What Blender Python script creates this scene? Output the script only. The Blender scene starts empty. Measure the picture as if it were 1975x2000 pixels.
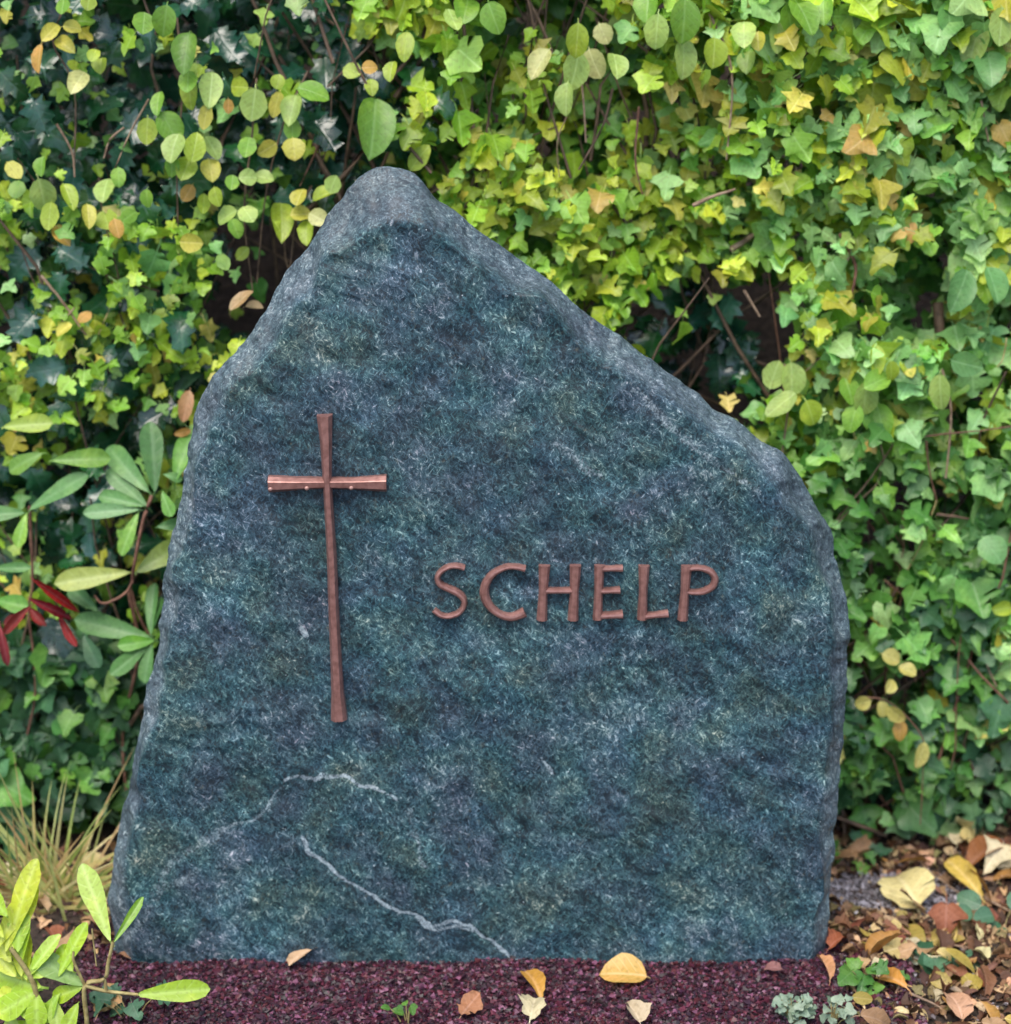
import bpy, math, random
import numpy as np
from mathutils import Vector, Matrix

random.seed(7)
rng = np.random.default_rng(7)
R = math.radians
scene = bpy.context.scene
COL = scene.collection

# ------------------------------------------------------------------ camera
CAM = np.array([0.0, -2.0, 1.30]); PITCH = R(20.9); HALF = math.tan(R(13.63))
PW, PH = 1975.0, 2000.0                      # photograph pixels
cd = bpy.data.cameras.new('camera'); cam = bpy.data.objects.new('camera', cd); COL.objects.link(cam)
cam.location = CAM; cam.rotation_euler = (R(90) - PITCH, 0, 0)
cd.sensor_fit = 'VERTICAL'; cd.sensor_height = 24; cd.lens = 12 / HALF
cd.clip_start = 0.05; cd.clip_end = 2000
cd.dof.use_dof = True; cd.dof.focus_distance = 2.12; cd.dof.aperture_fstop = 2.4
scene.camera = cam

# ------------------------------------------------------------------ light
SUN_EL, SUN_AZ = R(66), R(205)               # azimuth clockwise from +Y (behind the camera, to the left)
world = bpy.data.worlds.new('World'); scene.world = world; world.use_nodes = True
wn = world.node_tree
sky = wn.nodes.new('ShaderNodeTexSky'); sky.sky_type = 'NISHITA'; sky.sun_disc = False
sky.sun_elevation = SUN_EL; sky.sun_rotation = SUN_AZ; sky.air_density = 1.0; sky.dust_density = 3.0; sky.ozone_density = 1.0
wn.links.new(sky.outputs[0], wn.nodes['Background'].inputs[0]); wn.nodes['Background'].inputs[1].default_value = 0.15
sd = bpy.data.lights.new('sun', 'SUN'); sd.energy = 1.5; sd.angle = R(40); sd.color = (1.0, 0.95, 0.87)
sun = bpy.data.objects.new('sun', sd); COL.objects.link(sun)
sdir = Vector((math.sin(SUN_AZ) * math.cos(SUN_EL), math.cos(SUN_AZ) * math.cos(SUN_EL), math.sin(SUN_EL)))
sun.rotation_euler = sdir.to_track_quat('Z', 'Y').to_euler(); sun.location = (-1, -3, 5)
vs = scene.view_settings
vs.view_transform = 'Standard'; vs.look = 'None'; vs.exposure = 1.0; vs.gamma = 1.0; vs.use_curve_mapping = False
cy = scene.cycles; cy.max_bounces = 6; cy.diffuse_bounces = 3; cy.glossy_bounces = 2; cy.transmission_bounces = 4; cy.transparent_max_bounces = 4; cy.use_adaptive_sampling = True; cy.adaptive_threshold = 0.02

# ------------------------------------------------------------------ pixels <-> space
FWD = np.array([0, math.cos(PITCH), -math.sin(PITCH)]); UPV = np.array([0, math.sin(PITCH), math.cos(PITCH)]); RGT = np.array([1.0, 0, 0])
def ray(px, py):
    a = (np.asarray(px, float) - PW / 2) / (PH / 2) * HALF
    b = (PH / 2 - np.asarray(py, float)) / (PH / 2) * HALF
    return FWD + a[..., None] * RGT + b[..., None] * UPV
def hit(px, py, p0, n):
    d = ray(px, py); n = np.asarray(n, float)
    t = ((np.asarray(p0, float) - CAM) @ n) / (d @ n)
    return CAM + t[..., None] * d
def proj(p):
    q = np.asarray(p, float) - CAM; z = q @ FWD
    return (q @ RGT) / z / HALF * (PH / 2) + PW / 2, PH / 2 - (q @ UPV) / z / HALF * (PH / 2)
LEAN = R(6)
SU = np.array([1.0, 0, 0]); SV = np.array([0, math.sin(LEAN), math.cos(LEAN)]); SN = np.array([0, -math.cos(LEAN), math.sin(LEAN)])
def stone_uv(px, py, depth=0.0):             # pixel -> coordinates on the stone's face plane, `depth` behind it
    dv = np.asarray(depth, float)
    d = ray(px, py); t = ((-dv) - CAM @ SN) / (d @ SN)
    p = CAM + t[..., None] * d
    return p @ SU, p @ SV
def stone_pt(u, v, w): return u[..., None] * SU + v[..., None] * SV + w[..., None] * SN
def hedge_y(z): return 0.27 + 0.12 * z
def hit_hedge(px, py, off=0.0): return hit(px, py, (0, 0.27 + off, 0), (0, 1, -0.12))

# ------------------------------------------------------------------ numpy noise
def _hash(i, j, k, s):
    h = (i * 374761393 + j * 668265263 + k * 2147483647 + s * 974634521) & 0xFFFFFFFF
    h = ((h ^ (h >> 13)) * 1274126177) & 0xFFFFFFFF
    return ((h ^ (h >> 16)) & 0xFFFF) / 32767.5 - 1.0
def vnoise(p, s=0):
    p = np.asarray(p, float); f = np.floor(p); i = f.astype(np.int64); t = p - f; t = t * t * (3 - 2 * t)
    r = 0
    for a in (0, 1):
        for b in (0, 1):
            for c in (0, 1):
                w = (t[:, 0] if a else 1 - t[:, 0]) * (t[:, 1] if b else 1 - t[:, 1]) * (t[:, 2] if c else 1 - t[:, 2])
                r = r + w * _hash(i[:, 0] + a, i[:, 1] + b, i[:, 2] + c, s)
    return r
def fbm(p, octv=4, s=0):
    r = 0; a = 1.0; p = np.asarray(p, float)
    for o in range(octv): r = r + a * vnoise(p * 2 ** o + 17.3 * o, s + o); a *= 0.5
    return r
def xz3(x, z, f, o=0.0): return np.stack([np.asarray(x) * f + o, np.asarray(z) * f - o, np.zeros_like(x) + 0.37 + o], 1)

# ------------------------------------------------------------------ objects
def lin(c): return tuple((v / 255 / 12.92) if v / 255 <= 0.04045 else ((v / 255 + 0.055) / 1.055) ** 2.4 for v in c)
def put(name, me, mats=None, parent=None, kind=None, label=None, cat=None, group=None):
    o = bpy.data.objects.new(name, me); COL.objects.link(o)
    if me is not None and mats is not None and not len(me.materials): me.materials.append(mats)
    if parent is not None: o.parent = parent
    if kind: o['kind'] = kind
    if label: o['label'] = label
    if cat: o['category'] = cat
    if group: o['group'] = group
    return o
def mesh(name, v, f, smooth=True, attrs=None):
    """f: (n,k) array of equal-sized faces, or a list of such arrays"""
    fs = [np.asarray(a, np.int32) for a in (f if isinstance(f, list) else [f]) if len(a)]
    me = bpy.data.meshes.new(name); v = np.asarray(v, np.float32)
    me.vertices.add(len(v)); me.vertices.foreach_set('co', v.ravel())
    loops = np.concatenate([a.ravel() for a in fs]); tot = np.concatenate([np.full(len(a), a.shape[1], np.int32) for a in fs])
    me.loops.add(len(loops)); me.loops.foreach_set('vertex_index', loops)
    me.polygons.add(len(tot)); me.polygons.foreach_set('loop_start', np.concatenate([[0], np.cumsum(tot)[:-1]]).astype(np.int32))
    me.polygons.foreach_set('loop_total', tot)
    me.polygons.foreach_set('use_smooth', np.full(len(tot), smooth))
    for nm, (ty, arr) in (attrs or {}).items():
        at = me.attributes.new(nm, ty, 'POINT')
        at.data.foreach_set({'FLOAT': 'value', 'FLOAT_COLOR': 'color', 'FLOAT_VECTOR': 'vector'}[ty], np.asarray(arr, np.float32).ravel())
    me.update(calc_edges=True); me.validate()
    return me
def tube(pts, r0, r1=None, n=6):
    pts = np.asarray(pts, float); m = len(pts); r1 = r0 if r1 is None else r1
    t = np.gradient(pts, axis=0); t /= np.linalg.norm(t, axis=1)[:, None] + 1e-9
    ref = np.where(np.abs(t[:, 2:3]) > 0.9, [[1.0, 0, 0]], [[0, 0, 1.0]])
    a = np.cross(t, ref); a /= np.linalg.norm(a, axis=1)[:, None]; b = np.cross(t, a)
    an = np.arange(n) * 2 * math.pi / n
    rr = np.linspace(r0, r1, m)[:, None, None]
    v = (pts[:, None] + rr * (np.cos(an)[None, :, None] * a[:, None] + np.sin(an)[None, :, None] * b[:, None])).reshape(-1, 3)
    f = [(i * n + j, i * n + (j + 1) % n, (i + 1) * n + (j + 1) % n, (i + 1) * n + j) for i in range(m - 1) for j in range(n)]
    return v, np.array(f, np.int32)
def join(parts):
    vs_, fs_, o = [], [], 0
    for v, f in parts: vs_.append(v); fs_.append(np.asarray(f) + o); o += len(v)
    return np.concatenate(vs_), np.concatenate(fs_)
def crom(p, n=8):
    p = np.asarray(p, float); q = np.vstack([2 * p[0] - p[1], p, 2 * p[-1] - p[-2]]); out = []
    for i in range(1, len(q) - 2):
        for t in np.linspace(0, 1, n, endpoint=False):
            a, b, c, d = q[i - 1:i + 3]
            out.append(0.5 * (2 * b + (c - a) * t + (2 * a - 5 * b + 4 * c - d) * t * t + (3 * b - a - 3 * c + d) * t ** 3))
    out.append(p[-1]); return np.array(out)

# ------------------------------------------------------------------ materials
def new_mat(name):
    m = bpy.data.materials.new(name); m.use_nodes = True; nt = m.node_tree
    b = nt.nodes['Principled BSDF']
    def N(t, **k):
        n = nt.nodes.new(t)
        for a, v in k.items(): setattr(n, a, v)
        return n
    return m, nt, b, N, nt.links.new
def ramp(N, stops, interp='LINEAR'):
    r = N('ShaderNodeValToRGB'); e = r.color_ramp; e.interpolation = interp
    while len(e.elements) < len(stops): e.elements.new(0.5)
    for el, (p, c) in zip(e.elements, stops): el.position = p; el.color = (*c, 1) if len(c) == 3 else c
    return r
def mixc(N, L, a, b, f, mode='MIX'):
    n = N('ShaderNodeMix', data_type='RGBA', blend_type=mode)
    for s, v in ((n.inputs[0], f), (n.inputs[6], a), (n.inputs[7], b)):
        if hasattr(v, 'links') or hasattr(v, 'is_linked'): L(v, s)
        else: s.default_value = v if isinstance(v, (int, float)) else (*v, 1)
    return n.outputs[2]

def leaf_material(name, source, rough=0.38, trans=0.42, spec=0.5, hue=0.486, val=1.22):
    m, nt, b, N, L = new_mat(name)
    if source == 'object': col = N('ShaderNodeObjectInfo').outputs['Color']
    else: col = N('ShaderNodeAttribute', attribute_name='Col').outputs['Color']
    uv = N('ShaderNodeAttribute', attribute_name='leafuv')
    sx = N('ShaderNodeSeparateXYZ'); L(uv.outputs['Vector'], sx.inputs[0])
    geo = N('ShaderNodeNewGeometry')
    # blotches of yellowing and small dark spots, fixed to the leaf
    n1 = N('ShaderNodeTexNoise'); n1.inputs['Scale'].default_value = 55; n1.inputs['Detail'].default_value = 1.5; L(geo.outputs['Position'], n1.inputs['Vector'])
    r1 = ramp(N, [(0.50, (0, 0, 0)), (0.72, (1, 1, 1))]); L(n1.outputs[0], r1.inputs[0])
    hs = N('ShaderNodeHueSaturation'); hs.inputs['Hue'].default_value = hue; hs.inputs['Saturation'].default_value = 1.0; hs.inputs['Value'].default_value = val; L(col, hs.inputs['Color'])
    c1 = mixc(N, L, col, hs.outputs[0], r1.outputs[0])
    n2 = N('ShaderNodeTexNoise'); n2.inputs['Scale'].default_value = 260; n2.inputs['Detail'].default_value = 0; L(geo.outputs['Position'], n2.inputs['Vector'])
    r2 = ramp(N, [(0.30, (0.55, 0.5, 0.42)), (0.42, (1, 1, 1))]); L(n2.outputs[0], r2.inputs[0])
    c2 = mixc(N, L, c1, r2.outputs[0], 0.35, 'MULTIPLY')
    # midrib and side veins, a little paler than the blade
    ab = N('ShaderNodeMath', operation='ABSOLUTE'); L(sx.outputs[0], ab.inputs[0])
    rib = N('ShaderNodeMapRange'); rib.inputs[1].default_value = 0.045; rib.inputs[2].default_value = 0.0; L(ab.outputs[0], rib.inputs[0])
    ma = N('ShaderNodeMath', operation='MULTIPLY_ADD'); ma.inputs[1].default_value = -0.9; L(ab.outputs[0], ma.inputs[0]); L(sx.outputs[1], ma.inputs[2])
    mm = N('ShaderNodeMath', operation='PINGPONG'); mm.inputs[1].default_value = 0.085; L(ma.outputs[0], mm.inputs[0])
    sv = N('ShaderNodeMapRange'); sv.inputs[1].default_value = 0.022; sv.inputs[2].default_value = 0.0; sv.inputs[4].default_value = 0.45; L(mm.outputs[0], sv.inputs[0])
    mx = N('ShaderNodeMath', operation='MAXIMUM'); L(rib.outputs[0], mx.inputs[0]); L(sv.outputs[0], mx.inputs[1])
    mf = N('ShaderNodeMath', operation='MULTIPLY'); mf.inputs[1].default_value = 0.6; L(mx.outputs[0], mf.inputs[0])
    pale = N('ShaderNodeHueSaturation'); pale.inputs['Saturation'].default_value = 0.8; pale.inputs['Value'].default_value = 1.45; L(c2, pale.inputs['Color'])
    c3 = mixc(N, L, c2, pale.outputs[0], mf.outputs[0])
    L(c3, b.inputs['Base Color']); b.inputs['Roughness'].default_value = rough
    b.inputs['Specular IOR Level'].default_value = spec
    bp = N('ShaderNodeBump'); bp.inputs['Strength'].default_value = 0.35; bp.inputs['Distance'].default_value = 0.002; hb = N('ShaderNodeMath', operation='MULTIPLY_ADD'); hb.inputs[1].default_value = -0.5; L(mx.outputs[0], hb.inputs[0]); L(n1.outputs[0], hb.inputs[2]); L(hb.outputs[0], bp.inputs['Height']); L(bp.outputs[0], b.inputs['Normal'])
    tr = N('ShaderNodeBsdfTranslucent'); L(c3, tr.inputs[0])
    ms = N('ShaderNodeMixShader'); ms.inputs[0].default_value = trans; L(b.outputs[0], ms.inputs[1]); L(tr.outputs[0], ms.inputs[2])
    L(ms.outputs[0], nt.nodes['Material Output'].inputs[0])
    return m
M_LEAF = leaf_material('leaf', 'object'); M_LEAFM = leaf_material('leaf_mass', 'attr')
M_GLOSS = leaf_material('glossy_leaf', 'object', 0.22, 0.14, 0.75); M_GLOSSM = leaf_material('glossy_leaf_mass', 'attr', 0.22, 0.14, 0.75)
M_WAX = leaf_material('waxy_leaf', 'object', 0.42, 0.2, 0.4); M_WAXM = leaf_material('waxy_leaf_mass', 'attr', 0.42, 0.2, 0.4)
M_DRY = leaf_material('dry_leaf', 'object', 0.6, 0.2, 0.3, 0.5, 0.72); M_DRYM = leaf_material('dry_leaf_mass', 'attr', 0.6, 0.2, 0.3, 0.5, 0.72)

def simple_mat(name, c1, c2, scale, rough=0.7, bump=0.3, dist=0.002, metal=0.0):
    m, nt, b, N, L = new_mat(name)
    g = N('ShaderNodeNewGeometry')
    n = N('ShaderNodeTexNoise'); n.inputs['Scale'].default_value = scale; n.inputs['Detail'].default_value = 5; L(g.outputs['Position'], n.inputs['Vector'])
    r = ramp(N, [(0.32, c1), (0.68, c2)]); L(n.outputs[0], r.inputs[0]); L(r.outputs[0], b.inputs['Base Color'])
    b.inputs['Roughness'].default_value = rough; b.inputs['Metallic'].default_value = metal
    bp = N('ShaderNodeBump'); bp.inputs['Strength'].default_value = bump; bp.inputs['Distance'].default_value = dist; L(n.outputs[0], bp.inputs['Height']); L(bp.outputs[0], b.inputs['Normal'])
    return m
M_BARK = simple_mat('bark', (0.045, 0.028, 0.018), (0.16, 0.10, 0.065), 90)
M_TWIG = simple_mat('twig', (0.15, 0.09, 0.055), (0.34, 0.24, 0.16), 120)
M_REDTWIG = simple_mat('red_twig', (0.09, 0.035, 0.022), (0.22, 0.11, 0.07), 120)
M_GREENSTEM = simple_mat('green_stem', (0.20, 0.15, 0.05), (0.42, 0.36, 0.15), 120)
M_BRONZE = simple_mat('bronze', (0.21, 0.098, 0.082), (0.33, 0.170, 0.146), 160, 0.38, 0.12, 0.001, 0.4)
M_STUD = simple_mat('bronze_stud', (0.32, 0.17, 0.14), (0.45, 0.26, 0.22), 200, 0.45, 0.2, 0.001, 0.2)
M_SOIL = simple_mat('soil', (0.012, 0.008, 0.006), (0.055, 0.036, 0.025), 140, 0.9, 0.8, 0.008)

def attr_mat(name, rough, spec=0.4):
    m, nt, b, N, L = new_mat(name)
    a = N('ShaderNodeAttribute', attribute_name='Col'); L(a.outputs['Color'], b.inputs['Base Color'])
    b.inputs['Roughness'].default_value = rough; b.inputs['Specular IOR Level'].default_value = spec
    return m
M_GRAN = attr_mat('bark_granules', 0.5, 0.5)
M_GRIT = attr_mat('grit', 0.8, 0.3)

def stone_material():
    m, nt, b, N, L = new_mat('blue_green_gneiss')
    tc = N('ShaderNodeTexCoord')
    def noise(scale, rot=0, st=(1, 1, 1), det=4, rgh=0.55, dist=0.0, off=0.0):
        mp = N('ShaderNodeMapping', vector_type='TEXTURE'); mp.inputs['Rotation'].default_value = (0, R(rot), 0); mp.inputs['Scale'].default_value = tuple(1 / a for a in st); mp.inputs['Location'].default_value = (off, off, off)
        L(tc.outputs['Object'], mp.inputs[0])
        n = N('ShaderNodeTexNoise'); n.inputs['Scale'].default_value = scale; n.inputs['Detail'].default_value = det; n.inputs['Roughness'].default_value = rgh; n.inputs['Distortion'].default_value = dist
        L(mp.outputs[0], n.inputs['Vector']); return n.outputs[0]
    def M(op, a, bb):
        n = N('ShaderNodeMath', operation=op)
        for s, v in zip(n.inputs, (a, bb)):
            if isinstance(v, (int, float)): s.default_value = v
            else: L(v, s)
        return n.outputs[0]
    # fibrous flecks in three directions
    big = noise(9, 0, det=3)
    hue = noise(16, 20, det=4, off=3.1)
    hue2 = noise(22, 0, det=3, off=9.7)
    f1 = noise(340, -16, (1.0, 1.0, 0.38), det=3, rgh=0.65, dist=0.8)
    f2 = noise(370, 38, (1.0, 1.0, 0.36), det=3, rgh=0.65, dist=0.8, off=2.0)
    f4 = noise(320, -62, (1.0, 1.0, 0.42), det=3, rgh=0.65, dist=0.8, off=8.0)
    f3 = noise(70, -42, (1.0, 1.0, 0.45), det=5, rgh=0.70, dist=0.6, off=5.0)
    fl = M('MAXIMUM', M('MAXIMUM', f1, f2), f4)
    fl = M('ADD', M('MULTIPLY', fl, 0.77), M('MULTIPLY', f3, 0.245))
    fl = M('ADD', fl, M('MULTIPLY', M('SUBTRACT', big, 0.5), 0.16))
    base = ramp(N, [(0.475, (0.004, 0.012, 0.018)), (0.54, (0.016, 0.045, 0.059)), (0.60, (0.045, 0.094, 0.110)), (0.655, (0.17, 0.22, 0.225)), (0.715, (0.48, 0.51, 0.50))])
    L(fl, base.inputs[0])
    tint = ramp(N, [(0.34, (1.05, 0.86, 1.10)), (0.45, (0.86, 0.98, 1.08)), (0.54, (0.74, 1.08, 1.02)), (0.68, (1.18, 1.08, 0.74))]); L(hue, tint.inputs[0])
    c = mixc(N, L, base.outputs[0], tint.outputs[0], 0.65, 'MULTIPLY')
    tint2 = ramp(N, [(0.36, (0.70, 1.0, 1.14)), (0.50, (1, 1, 1)), (0.64, (1.25, 0.95, 0.98))]); L(hue2, tint2.inputs[0])
    c = mixc(N, L, c, tint2.outputs[0], 0.5, 'MULTIPLY')
    # sparse rust and white crystals
    sp = noise(330, 0, det=1, off=7.0); spr = ramp(N, [(0.76, (0, 0, 0)), (0.82, (0.8, 0.8, 0.8))]); L(sp, spr.inputs[0])
    c = mixc(N, L, c, (0.48, 0.55, 0.58), spr.outputs[0])
    ru = noise(190, 10, (1, 1, 0.6), det=5, rgh=0.75, dist=1.5, off=11.0); rur = ramp(N, [(0.58, (0, 0, 0)), (0.84, (0.6, 0.6, 0.6))]); L(ru, rur.inputs[0])
    c = mixc(N, L, c, (0.23, 0.20, 0.115), rur.outputs[0])
    # paler tone on the broken rim, partly sky light painted into the colour
    rim = N('ShaderNodeAttribute', attribute_name='rim').outputs['Fac']
    rn = noise(40, 0, det=4, off=4.0); rimf = M('MULTIPLY', rim, M('ADD', 0.35, M('MULTIPLY', rn, 0.7)))
    rim_pale = ramp(N, [(0.47, (0.034, 0.048, 0.062)), (0.59, (0.110, 0.142, 0.162)), (0.71, (0.36, 0.40, 0.42))]); L(fl, rim_pale.inputs[0])
    c = mixc(N, L, c, rim_pale.outputs[0], M('MULTIPLY', rimf, 0.85))
    # quartz veins
    ve = N('ShaderNodeAttribute', attribute_name='vein').outputs['Fac']
    vn = noise(420, 0, det=2, off=1.0); vb = noise(70, 0, det=3, off=6.0); vm = M('MULTIPLY', ve, M('ADD', -0.95, M('ADD', M('MULTIPLY', vn, 2.4), M('MULTIPLY', vb, 1.35))))
    vr = ramp(N, [(0.30, (0, 0, 0)), (0.70, (0.92, 0.92, 0.92))]); L(vm, vr.inputs[0])
    vc = ramp(N, [(0.48, (0.13, 0.17, 0.20)), (0.58, (0.30, 0.37, 0.40)), (0.70, (0.52, 0.58, 0.60))]); L(fl, vc.inputs[0])
    c = mixc(N, L, c, vc.outputs[0], vr.outputs[0])
    L(c, b.inputs['Base Color'])
    b.inputs['Roughness'].default_value = 0.55; b.inputs['Specular IOR Level'].default_value = 0.45
    bp = N('ShaderNodeBump'); bp.inputs['Strength'].default_value = 0.4; bp.inputs['Distance'].default_value = 0.0015
    L(M('ADD', fl, M('MULTIPLY', rn, 0.4)), bp.inputs['Height']); L(bp.outputs[0], b.inputs['Normal'])
    return m
M_STONE = stone_material()

# ------------------------------------------------------------------ ground: soil, rising to a bank behind the hedge
def ground_z(x, y):
    p = np.stack([np.asarray(x, float), np.asarray(y, float), np.zeros_like(np.asarray(x, float))], -1).reshape(-1, 3)
    near = np.exp(-((p[:, 0] / 3) ** 2 + (p[:, 1] / 3) ** 2))
    z = 0.012 * fbm(p * 7, 3, 3) * near + 0.005 * fbm(p * 40, 2, 8) * near - 0.012
    z = z - 0.014 * ((np.abs(p[:, 0] + 0.015) < 0.42) & (p[:, 1] < 0.04))
    t = np.clip((p[:, 1] - 0.62) / 0.55, 0, 1); z = z + 1.35 * t * t * (3 - 2 * t)
    return z.reshape(np.shape(x))
def axis(lo, hi, n, far): return np.concatenate([-far[::-1] + lo, np.linspace(lo, hi, n), far + hi])
far = np.array([0.3, 0.8, 2, 5, 15, 50, 200, 800.0])
gx = axis(-1.1, 1.1, 150, far); gy = axis(-0.5, 1.25, 125, far)
X, Y = np.meshgrid(gx, gy); Z = ground_z(X, Y)
nx, ny = len(gx), len(gy); idx = np.arange(nx * ny).reshape(ny, nx)
gf = np.stack([idx[:-1, :-1], idx[:-1, 1:], idx[1:, 1:], idx[1:, :-1]], -1).reshape(-1, 4)
put('ground', mesh('ground', np.stack([X, Y, Z], -1).reshape(-1, 3), gf), M_SOIL, kind='structure')

# grave bed: a low mound of dark purple bark granules in front of the stone
def bed_z(x, y):
    x = np.asarray(x, float); y = np.asarray(y, float)
    p = np.stack([x * 9, y * 9, np.zeros_like(x)], -1).reshape(-1, 3)
    ex = np.clip((0.455 - x) / 0.06, 0, 1) * np.clip((x + 0.48) / 0.05, 0, 1)
    back = np.clip((0.10 - y) / 0.06, 0, 1)
    return (0.009 + 0.0035 * fbm(p * 1.5, 3, 21).reshape(x.shape)) * np.minimum(ex, back) ** 0.7 - 0.005
bx_, by_ = np.linspace(-0.50, 0.47, 130), np.linspace(-0.55, 0.11, 90)
X, Y = np.meshgrid(bx_, by_); Z = np.maximum(bed_z(X, Y), ground_z(X, Y) + 0.0) * 1.0
Z = np.where(bed_z(X, Y) > -0.004, np.maximum(Z, ground_z(X, Y) + 0.004), ground_z(X, Y) - 0.02)
idx = np.arange(X.size).reshape(X.shape)
bf = np.stack([idx[:-1, :-1], idx[:-1, 1:], idx[1:, 1:], idx[1:, :-1]], -1).reshape(-1, 4)
M_BED = simple_mat('bed_soil', (0.012, 0.005, 0.009), (0.05, 0.018, 0.032), 300, 0.8, 0.8, 0.004)
put('grave_bed', mesh('grave_bed', np.stack([X, Y, Z], -1).reshape(-1, 3), bf), M_BED, kind='structure')
def top_z(x, y):
    x = np.asarray(x, float); y = np.asarray(y, float); g = ground_z(x, y); b_ = bed_z(x, y)
    inside = (x > -0.49) & (x < 0.46) & (y < 0.10) & (b_ > -0.004)
    return np.where(inside, np.maximum(b_, g + 0.004), g)

def scatter_grains(name, n, xr, yr, size, cols, mat, label, cat, keep=None, flat=0.7, up=0.3):
    ico = np.array([(0, 0, 1), (0.9, 0, 0.1), (-0.3, 0.85, 0), (-0.7, -0.6, 0.1), (0.2, 0.1, -1.0)]); tri = np.array([(0, 1, 2), (0, 2, 3), (0, 3, 1), (4, 2, 1), (4, 3, 2), (4, 1, 3)])
    x = rng.uniform(*xr, n); y = rng.uniform(*yr, n)
    if keep is not None: k = keep(x, y); x, y = x[k], y[k]; n = len(x)
    s = rng.uniform(*size, n) * rng.choice([0.6, 0.8, 1, 1, 1.2, 1.5], n)
    q = rng.normal(size=(n, 4)); q /= np.linalg.norm(q, axis=1)[:, None]; w, a, b_, c = q.T
    Rm = np.stack([np.stack([1 - 2 * (b_ * b_ + c * c), 2 * (a * b_ - c * w), 2 * (a * c + b_ * w)], -1), np.stack([2 * (a * b_ + c * w), 1 - 2 * (a * a + c * c), 2 * (b_ * c - a * w)], -1), np.stack([2 * (a * c - b_ * w), 2 * (b_ * c + a * w), 1 - 2 * (a * a + b_ * b_)], -1)], 1)
    sh = ico[None] * (s[:, None] * rng.uniform(0.5, 1.5, (n, 3)))[:, None, :]
    v = np.einsum('nij,nkj->nki', Rm, sh); v[:, :, 2] *= flat
    v += np.stack([x, y, top_z(x, y) + up * s + rng.uniform(-0.2, 0.6, n) * s], -1)[:, None]
    f = (tri[None] + (np.arange(n) * 5)[:, None, None]).reshape(-1, 3)
    cc = np.array([lin(c) for c in cols])[rng.integers(0, len(cols), n)] * rng.uniform(0.6, 1.3, (n, 1))
    cc = np.repeat(np.concatenate([cc, np.ones((n, 1))], 1), 5, 0)
    return put(name, mesh(name, v.reshape(-1, 3), f, False, {'Col': ('FLOAT_COLOR', cc)}), mat, kind='stuff', label=label, cat=cat)
scatter_grains('bark_granules', 60000, (-0.49, 0.46), (-0.30, 0.05), (0.0015, 0.0031),
    [(58, 18, 34), (70, 22, 38), (44, 14, 30), (84, 30, 46), (54, 26, 46), (32, 12, 24), (110, 66, 88), (72, 26, 32), (40, 28, 30)], M_GRAN,
    'dark purple bark granules covering the bed before the headstone', 'bark granules', keep=lambda x, y: bed_z(x, y) > -0.003)
scatter_grains('grit', 9000, (0.36, 0.85), (-0.30, 0.34), (0.0012, 0.0032),
    [(120, 112, 116), (90, 80, 80), (60, 48, 42), (150, 145, 150), (40, 30, 26), (70, 52, 40)], M_GRIT,
    'grey grit and crumbs of soil beside the headstone', 'grit')
scatter_grains('gravel_patch', 5200, (0.37, 0.57), (0.11, 0.23), (0.0012, 0.0030),
    [(150, 146, 152), (120, 116, 122), (176, 172, 180), (90, 86, 90)], M_GRIT, 'pale grey gravel patch between the ivy foot and the litter', 'gravel', keep=lambda x, y: np.hypot((x - 0.46) / 0.10, (y - 0.17) / 0.05) < 1 + 0.2 * rng.normal(size=len(x)))
scatter_grains('soil_crumbs', 6000, (-0.95, -0.40), (-0.30, 0.34), (0.0015, 0.0036),
    [(70, 52, 50), (50, 36, 34), (84, 60, 62), (36, 24, 22)], M_GRIT, 'dark soil crumbs between the grass tuft and the headstone', 'soil')

# ------------------------------------------------------------------ headstone
outer = [  # photograph pixels, bevel depth behind the face (m)
 (218,1800,.022),(207,1752,.022),(214,1748,.022),(228,1641,.022),(246,1561,.022),(266,1450,.022),(287,1340,.022),(300,1309,.022),(309,1240,.022),(326,1121,.022),(336,1036,.022),(350,978,.022),(358,926,.024),(369,865,.026),(377,810,.028),(393,773,.028),(410,738,.028),(434,711,.026),(461,688,.026),(486,652,.026),
 (523,596,.028),(544,560,.028),(582,505,.030),(616,459,.032),(653,413,.034),(679,375,.038),(708,346,.042),(737,331,.045),(763,329,.045),(792,336,.044),(821,354,.040),(855,390,.036),(905,426,.034),(947,459,.034),(989,493,.034),(1048,535,.034),(1098,577,.034),
 (1134,607,.034),(1177,640,.034),(1235,677,.034),(1275,701,.034),(1315,731,.034),(1366,772,.034),(1393,799,.034),(1430,815,.034),(1460,842,.034),(1497,869,.034),(1524,883,.034),(1551,916,.034),(1581,963,.032),(1615,1021,.030),(1628,1064,.028),(1638,1115,.026),(1652,1155,.024),(1659,1192,.024),(1657,1239,.022),
 (1654,1340,.020),(1649,1409,.020),(1642,1478,.020),(1635,1565,.020),(1628,1669,.020),(1623,1738,.020),(1616,1824,.020),(1609,1869,.020)]
inner = [(250,1800),(243,1700),(268,1560),(318,1330),(350,1130),(376,990),(392,900),(404,850),(440,775),(492,715),(540,668),(590,590),(640,500),(690,482),(720,452),(760,440),(800,447),(855,466),(905,503),(968,540),(1031,572),(1110,640),(1160,690),(1218,733),(1268,764),(1342,806),(1379,837),(1436,889),(1470,930),(1521,975),(1566,1031),(1580,1075),(1590,1110),(1612,1170),(1626,1240),(1622,1400),(1612,1520),(1606,1640),(1598,1760),(1590,1869)]
CU, CV = [float(a) for a in stone_uv(np.array(930.), np.array(1230.))]
o = np.array(outer); ou, ov = stone_uv(o[:, 0], o[:, 1], o[:, 2]); od = o[:, 2]
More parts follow.
